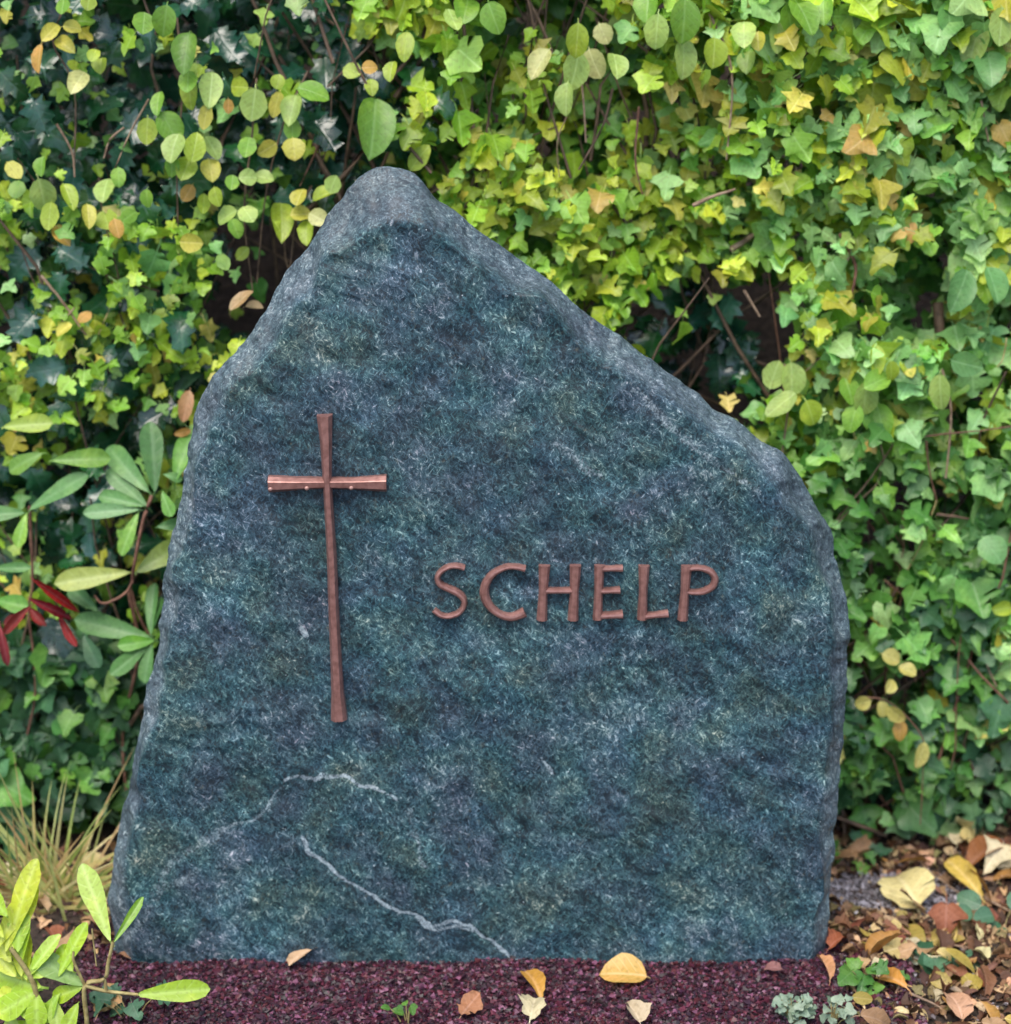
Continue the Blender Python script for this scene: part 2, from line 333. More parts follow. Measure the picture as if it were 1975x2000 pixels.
i_ = np.array(inner); iu, iv = stone_uv(i_[:, 0], i_[:, 1])
def close_bottom(u, v, d=None):
    ub = np.linspace(u[-1], u[0], 12)[1:-1]; vb = np.full(10, -0.085)
    U = np.concatenate([[u[0]], u, [u[-1]], ub]); V = np.concatenate([[-0.085], v, [-0.085], vb])
    D = None if d is None else np.concatenate([[d[0]], d, [d[-1]], np.full(10, 0.02)])
    return U, V, D
OU, OV, OD = close_bottom(ou, ov, od); IU, IV, _ = close_bottom(iu, iv)
IV = np.where(IV < -0.08, -0.07, IV)
NT = 1400
def polar(U, V, W=None):
    th = np.unwrap(np.arctan2(V - CV, U - CU)); r = np.hypot(U - CU, V - CV)
    t = np.linspace(-math.pi, math.pi, NT, endpoint=False)
    k = np.argsort(th % (2 * math.pi)); a = (th % (2 * math.pi))[k]
    # dense sampling of the polygon so corners stay straight
    UU = np.append(U, U[0]); VV = np.append(V, V[0]); s = np.linspace(0, len(U), len(U) * 60 + 1)[:-1]; j = s.astype(int); f = s - j
    du = UU[j] * (1 - f) + UU[j + 1] * f; dv = VV[j] * (1 - f) + VV[j + 1] * f
    ta = np.arctan2(dv - CV, du - CU); ra = np.hypot(du - CU, dv - CV); k = np.argsort(ta)
    rr = np.interp(t, ta[k], ra[k], period=2 * math.pi)
    if W is None: return t, rr, None
    WW = np.append(W, W[0]); dw = WW[j] * (1 - f) + WW[j + 1] * f
    return t, rr, np.interp(t, ta[k], dw[k], period=2 * math.pi)
def smooth(a, n):
    k = np.hanning(n + 2)[1:-1]; k /= k.sum(); return np.convolve(np.concatenate([a[-n:], a, a[:n]]), k, 'same')[n:-n]
TH, RO, DO = polar(OU, OV, OD); _, RI, _ = polar(IU, IV)
RO = smooth(RO, 9); RI = smooth(RI, 13); DO = smooth(DO, 41)
jit = np.stack([np.cos(TH) * 14, np.sin(TH) * 14, TH * 0], 1)
RI = np.minimum(RI + 0.009 * fbm(jit * 0.7, 3, 31), RO - 0.006)
RO = RO + 0.0022 * fbm(jit * 0.9, 4, 55)
rings = []
for s in np.linspace(0.0, 1, 235) + np.where(np.arange(235) == 0, 1e-5, 0): rings.append((RI * s, np.zeros(NT), np.zeros(NT)))
for s in np.linspace(0, 1, 26)[1:]:
    e = s ** 1.08; rings.append((RI + (RO - RI) * (s ** 0.92), -DO * e, np.full(NT, min(1, s * 3.2))))
TK = 0.15
for s in np.linspace(0, 1, 26)[1:]:
    rings.append((RO - 0.035 * s ** 1.3 - 0.05 * max(0, s - 0.8), -(DO + (TK - DO) * s), np.ones(NT)))
for s in np.linspace(1, 0, 14)[1:]:
    rings.append(((RO - 0.045) * max(s, 0.01), np.full(NT, -TK - 0.004 * (1 - s)), np.ones(NT)))
NRi = len(rings)
Rr = np.stack([a for a, _, _ in rings]); Ww = np.stack([b for _, b, _ in rings]); Rim = np.stack([c for _, _, c in rings])
U = CU + Rr * np.cos(TH)[None]; V = CV + Rr * np.sin(TH)[None]
P3 = np.stack([U, V, Ww], -1).reshape(-1, 3)
ca, sa = math.cos(R(-38)), math.sin(R(-38)); along = P3[:, 0] * ca + P3[:, 1] * sa; across = -P3[:, 0] * sa + P3[:, 1] * ca
wob = 0.12 * fbm(P3 * 6, 2, 71)
cl = fbm(np.stack([along * 5, (across + wob * 0.5) * 26, P3[:, 2] * 10], 1), 3, 5)
cl2 = 1 - np.abs(fbm(np.stack([along * 7, (across + wob * 0.4) * 34, P3[:, 2] * 10], 1), 2, 15))
calm = 1 - 0.75 * np.exp(-(((P3[:, 0] - CU - 0.05) / 0.30) ** 2 + ((P3[:, 1] - 0.40) / 0.09) ** 2))
disp = calm * (0.0030 * fbm(P3 * 6, 3, 2) + 0.0012 * cl + 0.0012 * cl2 ** 2) + 0.0013 * fbm(P3 * 50, 3, 9)
rimv = Rim.reshape(-1); disp = disp + rimv * (0.0036 * fbm(P3 * 26, 4, 41) + 0.0016 * fbm(P3 * 110, 2, 43) - 0.007 * np.abs(fbm(P3 * 13, 2, 47)))
UU = P3[:, 0] + rimv * 0.0022 * fbm(P3 * 45, 3, 61); VV = P3[:, 1] + rimv * 0.0022 * fbm(P3 * 45, 3, 64)
sv = stone_pt(UU, VV, P3[:, 2] + disp)
k = np.arange(NRi * NT).reshape(NRi, NT); kn = np.roll(k, -1, 1)
sf = np.stack([k[:-1], kn[:-1], kn[1:], k[1:]], -1).reshape(-1, 4)[:, ::-1]
sf = sf[:, ::-1]
veins = [([(552,1522),(588,1515),(615,1522),(655,1513),(696,1527),(741,1542),(777,1560)], .0026, 1.0),
 ([(588,1635),(597,1657),(628,1680),(678,1716),(718,1747),(763,1774),(808,1790),(849,1806),(885,1799),(917,1804),(948,1833),(984,1860),(1025,1885),(1060,1905)], .0029, 1.05),
 ([(808,1796),(850,1815),(890,1808),(925,1815)], .0036, .8),
 ([(241,1847),(268,1811),(304,1761),(317,1729),(353,1725),(389,1702)], .010, .44), ([(304,1740),(330,1690),(370,1660),(443,1621)], .014, .38),
 ([(443,1621),(470,1605),(497,1603),(524,1581),(552,1530)], .005, .46), ([(1270,1896),(1325,1884)], .004, .9), ([(1080,1510),(1055,1480)], .003, .7),
 ([(1240,760),(1330,850),(1480,960)], .009, .45), ([(1090,870),(1170,930)], .008, .5), ([(800,1585),(830,1690)], .007, .45), ([(585,1225),(597,1240)], .0032, 1.5)]
vein = np.zeros(len(P3)); pu, pv = UU, VV + 0.0030 * fbm(P3 * 70, 3, 91); pu = pu + 0.0030 * fbm(P3 * 70, 3, 95)
for pts, w, amp in veins:
    q = np.array(pts, float); a, b_ = stone_uv(q[:, 0], q[:, 1]); best = np.full(len(P3), 9.0)
    for j in range(len(a) - 1):
        dx, dy = a[j + 1] - a[j], b_[j + 1] - b_[j]
        t = np.clip(((pu - a[j]) * dx + (pv - b_[j]) * dy) / (dx * dx + dy * dy), 0, 1)
        best = np.minimum(best, np.hypot(pu - a[j] - t * dx, pv - b_[j] - t * dy))
    vein = np.maximum(vein, amp * np.clip(1.15 - best / w, 0, 1))
vein *= (P3[:, 2] > -0.01)
head = put('headstone', None, label='pointed blue-green natural stone headstone with bronze cross and name', cat='headstone')
head.location = (0, 0, 0)
put('stone_slab', mesh('stone_slab', sv, sf, True, {'vein': ('FLOAT', vein), 'rim': ('FLOAT', np.clip(rimv, 0, 1))}), M_STONE, head)

def stroke(px, widths, h, base=-0.008, ridge=0.0, n=1, cap_tilt=0.0):
    """flared bar along a pixel path on the stone's face: side walls, chamfers and a crown"""
    q = np.array(px, float); w = np.interp(np.linspace(0, 1, len(q)), np.linspace(0, 1, len(widths)), widths)
    if n > 1: q = crom(q, n); w = np.interp(np.linspace(0, 1, len(q)), np.linspace(0, 1, len(widths)), widths)
    else:
        m = 9; t = np.linspace(0, 1, m); q2 = np.stack([np.interp(t, np.linspace(0, 1, len(q)), q[:, c]) for c in (0, 1)], 1)
        w = np.interp(t, np.linspace(0, 1, len(widths)), widths); q = q2
    u, v = stone_uv(q[:, 0], q[:, 1], -h); w = w * 0.000553
    tx, ty = np.gradient(u), np.gradient(v); l = np.hypot(tx, ty); nx_, ny_ = -ty / l, tx / l
    prof = [(-0.5, base), (-0.5, h * 0.62), (-0.28, h * 0.95), (ridge, h), (0.28, h * 0.95), (0.5, h * 0.62), (0.5, base)]
    vv = []
    for a, z in prof: vv.append(stone_pt(u + nx_ * a * w, v + ny_ * a * w, np.full(len(u), z)))
    vv = np.stack(vv, 1); m, kk = vv.shape[:2]; v3 = vv.reshape(-1, 3)
    f = [(i * kk + j, (i + 1) * kk + j, (i + 1) * kk + j + 1, i * kk + j + 1) for i in range(m - 1) for j in range(kk - 1)]
    for r0 in (0, (m - 1) * kk):
        for tri in ((0, 1, 5, 6), (1, 2, 4, 5), (2, 3, 4, 4)):
            f.append(tuple(r0 + t for t in tri))
    f = [t if len(set(t)) == 4 else t[:3] for t in f]
    return v3, f
def bars(name, strokes, label, parent=head, mat=M_BRONZE):
    vs_, f4, f3, off = [], [], [], 0
    for v, f in strokes:
        vs_.append(v)
        for t in f: (f4 if len(t) == 4 else f3).append([a + off for a in t])
        off += len(v)
    import bmesh
    me = mesh(name, np.concatenate(vs_), [np.array(f4), np.array(f3)], False)
    bm = bmesh.new(); bm.from_mesh(me); bmesh.ops.recalc_face_normals(bm, faces=bm.faces); bm.to_mesh(me); bm.free()
    return put(name, me, mat, parent, label=label)
def zc(z, ox, oy, s): return [(ox + s * x, oy + s * y) for x, y in z]
C = lambda z: zc(z, 500, 780, 0.3417)
T = lambda z: zc(z, 820, 1080, 0.325)
s3 = 0.3417; s2 = 0.325
up_ = bars('cross_upright', [stroke(C([(388, 100), (397, 250), (403, 450), (411, 600), (429, 900), (440, 1200), (454, 1500), (463, 1700), (472, 1845)]), [a * s3 for a in (84, 64, 48, 47, 52, 55, 60, 68, 90)], 0.0168, ridge=-0.2)], 'tall bronze upright of the cross')
cb = bars('crossbar', [stroke(C([(68, 495), (230, 492), (400, 488), (570, 490), (744, 490)]), [a * s3 for a in (90, 68, 56, 68, 90)], 0.0152, ridge=0.22)], 'bronze crossbar with three small studs')
for zx, zy in ((82, 515), (290, 510), (545, 508)):
    q = C([(zx, zy)])[0]; u, v = stone_uv(np.array(q[0]), np.array(q[1]), -0.0155)
    an = np.arange(10) * math.pi / 5; vv = []
    for rr, zz in ((0.0026, 0.010), (0.0024, 0.0145), (0.0014, 0.0157)): vv.append(stone_pt(u + rr * np.cos(an), v + rr * np.sin(an), np.full(10, zz)))
    vv = np.concatenate(vv + [stone_pt(np.array([u]), np.array([v]), np.array([0.0160]))]); f = [(a * 10 + j, a * 10 + (j + 1) % 10, a * 10 + 10 + (j + 1) % 10, a * 10 + 10 + j) for a in range(2) for j in range(10)]
    put('stud', mesh('stud', vv, [np.array(f), np.array([(20 + j, 20 + (j + 1) % 10, 30) for j in range(10)])]), M_STUD, cb)
H1, H2, H3 = 0.0105, 0.0098, 0.0101
w_ = lambda *a: [x * s2 * 1.04 for x in a]
letters = {
 'S': [stroke(T([(268, 100), (228, 88), (175, 92), (125, 122), (106, 160), (122, 198), (178, 226), (228, 250), (262, 285), (264, 328), (235, 368), (182, 388), (130, 384), (84, 352)]), w_(30, 28, 30, 36, 40, 36, 30, 28, 32), H1, n=5)],
 'C': [stroke(T([(634, 104), (575, 92), (510, 98), (440, 135), (400, 190), (388, 245), (402, 300), (440, 350), (500, 386), (560, 394), (632, 366)]), w_(36, 28, 32, 46, 54, 50, 40, 44, 56), H1, n=5)],
 'H': [stroke(T([(750, 84), (742, 245), (734, 412)]), w_(64, 48, 60), H1), stroke(T([(937, 84), (930, 245), (921, 412)]), w_(64, 48, 60), H1), stroke(T([(742, 236), (930, 234)]), w_(34, 30, 34), H2)],
 'E': [stroke(T([(1082, 84), (1076, 245), (1070, 408)]), w_(58, 46, 54), H1), stroke(T([(1078, 104), (1222, 100)]), w_(36, 30, 40), H2), stroke(T([(1074, 238), (1206, 233)]), w_(34, 28, 38), H2), stroke(T([(1068, 388), (1222, 380)]), w_(38, 34, 42), H2)],
 'L': [stroke(T([(1350, 84), (1345, 245), (1338, 408)]), w_(62, 46, 56), H1), stroke(T([(1338, 390), (1496, 374)]), w_(36, 32, 42), H2)],
 'P': [stroke(T([(1606, 84), (1596, 245), (1582, 412)]), w_(60, 46, 58), H1), stroke(T([(1600, 104), (1680, 98), (1745, 118), (1776, 160), (1765, 205), (1720, 236), (1665, 246), (1600, 240)]), w_(30, 32, 38, 42, 38, 30, 26), H2, n=5)]}
for ch, st in letters.items(): bars('letter', st, 'raised bronze letter ' + ch)

# ------------------------------------------------------------------ leaves
HALFS = {
 'ivy': [(0, .10), (.15, .0), (.38, .03), (.45, .17), (.35, .29), (.54, .45), (.44, .54), (.28, .58), (.20, .76), (.09, .93), (0, 1.0)],
 'ivyround': [(0, .08), (.16, -.02), (.36, .02), (.47, .16), (.44, .28), (.53, .42), (.47, .56), (.30, .64), (.22, .82), (.10, .94), (0, .97)],
 'ivythree': [(0, .04), (.14, .02), (.30, .12), (.50, .32), (.46, .42), (.28, .50), (.24, .66), (.14, .86), (0, .97)],
 'oval': [(0, 0), (.17, .07), (.33, .24), (.39, .44), (.35, .67), (.21, .88), (0, 1.0)],
 'long': [(0, 0), (.035, .06), (.075, .22), (.12, .45), (.145, .66), (.125, .85), (.06, .965), (0, 1.0)],
 'holly': [(0, 0), (.11, .10), (.27, .11), (.19, .24), (.35, .35), (.23, .47), (.34, .60), (.19, .69), (.23, .84), (.08, .87), (0, 1.0)],
}
def leaf_geo(kind, width=1.0, fold=0.25, curl=0.18, wave=0.04, stalk=0.35, seed=0, jag=0.03):
    h = np.array(HALFS[kind])
    if kind in ('oval', 'long'): h = crom(h, 2)[:, :2]
    g = np.random.default_rng(seed); n = len(h)
    ymid = np.linspace(h[0, 1], h[-1, 1], n); ymid = 0.5 * ymid + 0.5 * np.clip(h[:, 1], h[0, 1], None); ymid = np.maximum.accumulate(ymid)
    rows = []
    for i in range(n):
        jl, jr = g.normal(0, jag, 2), g.normal(0, jag, 2)
        e = 0 if i in (0, n - 1) else 1
        l = (-(h[i, 0] * (1 + jl[0] * 3)) * width * 1.0, h[i, 1] + e * jl[1]); r = (h[i, 0] * (1 + jr[0] * 3) * width, h[i, 1] + e * jr[1])
        rows.append((l, (0, ymid[i]), r))
    v, uv = [], []
    for i, row in enumerate(rows):
        for j, (x, y) in enumerate(row):
            z = fold * abs(x) - curl * (y - 0.2) ** 2 + (wave * math.sin(7 * y + 3 * j + seed) if j != 1 else 0)
            v.append((x, y, z)); uv.append((x, y, 0))
    f = []
    for i in range(n - 1):
        a, b_ = i * 3, i * 3 + 3
        for j in (0, 1):
            q = (a + j, a + j + 1, b_ + j + 1, b_ + j); f += [(q[0], q[1], q[2]), (q[0], q[2], q[3])]
    if stalk > 0:
        k0 = len(v); y0 = h[0, 1] + 0.03
        v += [(-.014, y0, -.004), (.014, y0, -.004), (-.012, -stalk * .6, -.06), (.012, -stalk * .6, -.06), (-.012, -stalk, -.22), (.012, -stalk, -.22)]
        uv += [(0, 0.5, 0)] * 6; f += [(k0, k0 + 2, k0 + 3), (k0, k0 + 3, k0 + 1), (k0 + 2, k0 + 4, k0 + 5), (k0 + 2, k0 + 5, k0 + 3)]
    v = np.array(v); P = []
    tri = np.array(f, np.int32)
    A, B, Cc = v[tri[:, 0]], v[tri[:, 1]], v[tri[:, 2]]
    tri = tri[np.linalg.norm(np.cross(B - A, Cc - A), axis=1) > 1e-7]
    return v, tri, np.array(uv)
PROTO = {}
def protos(kind, key=None, n=6, mats=(M_LEAF, M_LEAFM), **kw):
    key = key or kind
    L_ = []
    for i in range(n):
        kk = dict(kw); kk['fold'] = kw.get('fold', 0.25) * (0.3 + 0.45 * (i % 5)); kk['curl'] = kw.get('curl', 0.18) * (0.5 + 0.4 * ((i * 7) % 4))
        geo = leaf_geo(kind, seed=i + len(PROTO) * 11, **kk)
        me = mesh(key + '_leaf', geo[0], geo[1], True, {'leafuv': ('FLOAT_VECTOR', geo[2])}); me.materials.append(mats[0])
        L_.append((geo, me))
    PROTO[key] = (L_, mats)
protos('ivy', n=8, jag=0.05, wave=0.07); protos('ivyround', n=8, fold=0.22, jag=0.05, wave=0.07); protos('ivythree', n=8, jag=0.05, wave=0.07); protos('oval', n=4, fold=0.3, curl=0.15, stalk=0.12, wave=0.02, jag=0.012)
protos('long', n=4, width=1.0, fold=0.35, curl=0.16, wave=0.0, stalk=0.1, mats=(M_WAX, M_WAXM), jag=0.008)
protos('long', key='longsoft', n=4, width=1.0, fold=0.3, curl=0.10, wave=0.0, stalk=0.06, mats=(M_LEAF, M_LEAFM), jag=0.008)
protos('holly', n=4, fold=0.25, curl=0.3, wave=0.09, stalk=0.15, mats=(M_GLOSS, M_GLOSSM))
protos('oval', key='dryoval', n=4, fold=0.7, curl=0.4, wave=0.07, stalk=0.2, width=0.85, mats=(M_DRY, M_DRYM), jag=0.05)
protos('ivythree', key='dryivy', n=4, fold=0.6, curl=0.5, wave=0.1, stalk=0.3, mats=(M_DRY, M_DRYM), jag=0.05)
protos('long', key='drylong', n=4, width=1.3, fold=1.2, curl=0.35, wave=0.02, stalk=0.15, mats=(M_DRY, M_DRYM), jag=0.02)

def frames(nrm, tip):
    n = nrm / np.linalg.norm(nrm, axis=-1, keepdims=True); t = tip - (tip * n).sum(-1, keepdims=True) * n
    t = t / (np.linalg.norm(t, axis=-1, keepdims=True) + 1e-9); x = np.cross(t, n)
    return np.stack([x, t, n], -1)
def leaf_object(parent, key, M3, loc, size, col, name='leaf', sx=1.0, var=None, **kw):
    L_, _ = PROTO[key]; me = L_[random.randrange(len(L_)) if var is None else var % len(L_)][1]
    o = put(name, me, None, parent, **kw)
    S = np.eye(4); S[:3, :3] = M3 @ np.diag([size * sx, size, size]); S[:3, 3] = loc
    o.matrix_local = Matrix(S.tolist()); o.color = (*col, 1)
    return o
def leaf_mass(parent, key_list, kinds, M3, loc, size, col, name='leaf_mass'):
    var0 = rng.integers(0, 840, len(loc)); mats = PROTO[key_list[0]][1]
    Vs, Fs, Cs, Us, off = [], [], [], [], 0
    for t, key in enumerate(key_list):
        var = var0 % len(PROTO[key][0])
        for vi in range(len(PROTO[key][0])):
            s = np.where((kinds == t) & (var == vi))[0]
            if not len(s): continue
            gv, gf_, gu = PROTO[key][0][vi][0]
            v = np.einsum('nij,kj->nki', M3[s] * size[s, None, None], gv) + loc[s, None]
            Vs.append(v.reshape(-1, 3)); Fs.append((gf_[None] + (np.arange(len(s)) * len(gv))[:, None, None]).reshape(-1, 3) + off); off += len(s) * len(gv)
            Cs.append(np.repeat(np.concatenate([col[s], np.ones((len(s), 1))], 1), len(gv), 0)); Us.append(np.tile(gu, (len(s), 1)))
    if not Vs: return
    me = mesh(name, np.concatenate(Vs), np.concatenate(Fs), True, {'Col': ('FLOAT_COLOR', np.concatenate(Cs)), 'leafuv': ('FLOAT_VECTOR', np.concatenate(Us))})
    return put(name, me, mats[1], parent, kind='stuff')

so = np.array([(a, b) for a, b, _ in outer] + [(1609, 2100), (218, 2100)], float)
def behind_stone(px, py):
    ins = np.zeros(len(px), bool); n = len(so)
    for a in range(n):
        x1, y1 = so[a]; x2, y2 = so[(a + 1) % n]
        c = ((y1 > py) != (y2 > py)) & (px < (x2 - x1) * (py - y1) / (y2 - y1 + 1e-12) + x1); ins ^= c
    return ins
K = 1.0351                                   # the pixel tables of the zones below are in 1908 x 1932

def plant(name, label, cat, base, keys, kinds, M3, loc, size, col, front, limit=300):
    """a climbing plant or shrub: up to `limit` of the leaves that show largest are parts, the others one mass"""
    root = put(name, None, label=label, cat=cat); root.location = base; b_ = np.array(base)
    px, py = proj(loc); vis = (px > -20) & (px < PW + 20) & (py > -20) & (py < PH + 20) & ~behind_stone(px, py)
    score = np.where(vis, size * 14 + front * 9, -9); order = np.argsort(-score); pick = [i for i in order[:limit] if vis[i]]
    rest = np.setdiff1d(np.arange(len(loc)), pick)
    for i in pick: leaf_object(root, keys[kinds[i]], M3[i], loc[i] - b_, size[i], col[i])
    if len(rest): leaf_mass(root, keys, kinds[rest], M3[rest], loc[rest] - b_, size[rest], col[rest])
    return root
def pal(cols, n, jitter=0.16, gain=1.05):
    c = np.array([lin(c) for c in cols])[rng.integers(0, len(cols), n)]
    return np.clip(c * gain * (1 + rng.normal(0, jitter, (n, 1))) * (1 + rng.normal(0, 0.05, (n, 3))), 0.003, 0.9)

# --- ivy over the bank: candidates over the whole hedge face, sorted into plants by where they grow
NC = 36000
x = rng.uniform(-0.92, 0.92, NC); z = rng.uniform(0.0, 1.32, NC)
bump = 0.045 * fbm(xz3(x, z, 4.5), 3, 77); hole = fbm(xz3(x, z, 10.0, 3.0), 3, 101)
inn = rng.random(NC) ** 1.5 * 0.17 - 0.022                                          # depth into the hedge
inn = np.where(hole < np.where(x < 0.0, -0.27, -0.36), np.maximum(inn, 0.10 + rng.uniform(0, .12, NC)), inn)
y = hedge_y(z) + bump + inn
loc = np.stack([x, y, z], 1); px, py = proj(loc); px /= K; py /= K
wn_ = 60 * fbm(xz3(x, z, 5, 8.0), 2, 203)
left = px + wn_ < 690
def box_(x0, x1, y0, y1): return (px > x0) & (px < x1) & (py > y0) & (py < y1)
dens = np.ones(NC)
dens[left & (py < 420)] = 0.10
dens[left & box_(-400, 500, 370, 780)] = 0.68
dens[left & box_(-400, 60, 520, 640)] = 0.25
dens[left & box_(390, 640, 380, 640)] = 0.07
dens[left & box_(-400, 420, 780, 1200)] = 0.33
dens[left & (py > 1180)] = 0.9
dens[box_(690, 900, 120, 240)] *= 0.55
dens[((px - 1330) / 180) ** 2 + ((py - 655) / 145) ** 2 < 1] = 0.03
dens[box_(1580, 1720, 880, 1340)] *= 0.45
dens[box_(540, 700, 330, 480)] *= 0.3
dens[box_(1370, 1450, 700, 800)] = 0.12
dens[box_(1190, 1300, 190, 330) & (rng.random(NC) < .7)] *= 0.3
dens[box_(620, 760, 60, 300)] *= 0.45
keep = (rng.random(NC) < dens) & (z > 0.02)
# the hedge hangs over the ground a little on both sides of the stone; thin it at its foot
keep &= ~((z < 0.10) & (rng.random(NC) < 0.35))
x, y, z, px, py, inn, loc, left, wn_ = [a[keep] for a in (x, y, z, px, py, inn, loc, left, wn_)]
n = len(x)
nrm = np.stack([rng.normal(0, 0.65, n), np.full(n, -1.0), rng.normal(0.75, 0.65, n)], 1)
tip = np.stack([rng.normal(0, 0.75, n), rng.normal(-0.15, 0.2, n), rng.normal(-1.0, 0.45, n)], 1)
M3 = frames(nrm, tip)
size = np.clip(rng.lognormal(math.log(0.0215), 0.27, n), 0.011, 0.040)
upright = ~left & (py + wn_ * 1.5 < 1000); lowright = ~left & ~upright & (px > 900); lowright_ok = lowright
leftup = left & (py < 1185); leftlow = left & ~leftup; leftlow |= (~left & ~upright & ~lowright)
size[leftup] *= 0.88; size[leftlow] *= 1.4; size[lowright] *= 1.22; size[upright & (py < 260)] *= 1.15; size[upright & (px > 1600)] *= 1.15
size[rng.random(n) < 0.06] *= 1.35
kinds = rng.choice(3, n, p=[0.22, 0.50, 0.28])
col = np.zeros((n, 3))
bright = [(164, 198, 56), (148, 188, 54), (130, 176, 50), (184, 210, 70), (138, 186, 70), (192, 206, 62), (166, 204, 88), (120, 166, 44)]
bluish = [(130, 182, 104), (148, 196, 116), (116, 168, 92), (162, 206, 126), (126, 178, 76)]
golden = [(204, 200, 84), (214, 196, 104), (190, 184, 66), (216, 206, 120), (190, 164, 84)]
deep = [(84, 140, 58), (98, 156, 68), (70, 124, 52), (112, 166, 78), (88, 142, 74), (118, 168, 64)]
dark = [(54, 96, 62), (66, 110, 72), (46, 86, 54), (76, 118, 80), (88, 128, 84)]
olive = [(134, 154, 46), (152, 166, 52), (124, 142, 42), (164, 166, 58)]
hz = fbm(xz3(x, z, 4.0, 5.0), 2, 404)
P_ = {k: pal(v, n) for k, v in dict(b=bright, u=bluish, g=golden, d=deep, k=dark, o=olive).items()}
r_ = rng.random(n)
col[:] = P_['b']
m_ = upright & (r_ < np.clip((px - 1100) / 900, 0.05, 0.75)); col[m_] = P_['u'][m_]
m_ = upright & (r_ > 0.87 + 0.12 * hz); col[m_] = P_['o'][m_]
m_ = upright & (rng.random(n) < 0.06 + 0.08 * hz); col[m_] = P_['g'][m_]
m_ = upright & (py > 700) & (rng.random(n) < (py - 700) / 380); col[m_] = P_['d'][m_]
m_ = lowright; col[m_] = P_['d'][m_]; m_ = lowright & (r_ < 0.18); col[m_] = P_['u'][m_]; m_ = lowright & (r_ > np.clip(1.35 - py / 1900, 0.4, 0.95)); col[m_] = P_['k'][m_]; m_ = lowright & (rng.random(n) < 0.03); col[m_] = P_['g'][m_]
m_ = leftup & (rng.random(n) < 0.10); col[m_] = P_['g'][m_]; m_ = leftup & (rng.random(n) < 0.20); col[m_] = P_['u'][m_]
m_ = leftlow; col[m_] = P_['k'][m_]; m_ = leftlow & (r_ < 0.35); col[m_] = P_['d'][m_]
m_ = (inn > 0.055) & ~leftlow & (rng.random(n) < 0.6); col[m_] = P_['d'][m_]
front = -inn
keys = ['ivy', 'ivyround', 'ivythree']
def sub(m, *a): return [q[m] for q in a]
ivy_roots = {}
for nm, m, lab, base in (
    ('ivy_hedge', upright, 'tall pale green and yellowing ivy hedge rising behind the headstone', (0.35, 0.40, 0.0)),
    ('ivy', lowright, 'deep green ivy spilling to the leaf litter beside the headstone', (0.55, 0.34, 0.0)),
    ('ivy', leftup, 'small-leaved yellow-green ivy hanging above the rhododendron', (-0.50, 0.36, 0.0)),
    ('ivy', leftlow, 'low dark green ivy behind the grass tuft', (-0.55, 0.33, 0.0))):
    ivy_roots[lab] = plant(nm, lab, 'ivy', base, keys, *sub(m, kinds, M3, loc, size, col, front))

def stems_object(parent, name, n, xr, zr, yo, r, mat, sd=0):
    parts = []; g = np.random.default_rng(sd)
    for i in range(n):
        x0 = g.uniform(*xr); z0 = zr[0] if g.random() < 0.45 else g.uniform(*zr); ln = g.uniform(0.12, 0.5); a = g.normal(0, 0.5)
        t = np.linspace(0, 1, 6)
        xs = x0 + math.sin(a) * ln * t + 0.02 * np.cumsum(g.normal(0, 1, 6)) * 0.6; zs = z0 + math.cos(a) * ln * t
        ys = hedge_y(zs) + g.uniform(*yo) + 0.012 * np.cumsum(g.normal(0, 1, 6))
        rr = g.uniform(*r); parts.append(tube(np.stack([xs, ys, zs], 1) - np.array(parent.location), rr, rr * 0.5, 5))
    v, f = join(parts); return put(name, mesh(name, v, f), mat, parent, kind='stuff')
hedge = ivy_roots['tall pale green and yellowing ivy hedge rising behind the headstone']
stems_object(hedge, 'stems', 260, (-0.1, 0.9), (0.0, 1.1), (0.02, 0.16), (0.0010, 0.0032), M_BARK, 5)
lowr = ivy_roots['deep green ivy spilling to the leaf litter beside the headstone']
lowl = ivy_roots['low dark green ivy behind the grass tuft']; upl = ivy_roots['small-leaved yellow-green ivy hanging above the rhododendron']
stems_object(lowr, 'stems', 60, (0.3, 0.85), (0.0, 0.3), (-0.01, 0.12), (0.0010, 0.0022), M_REDTWIG, 6)
stems_object(upl, 'stems', 110, (-0.85, -0.1), (0.1, 1.1), (0.0, 0.16), (0.0010, 0.0026), M_BARK, 7)

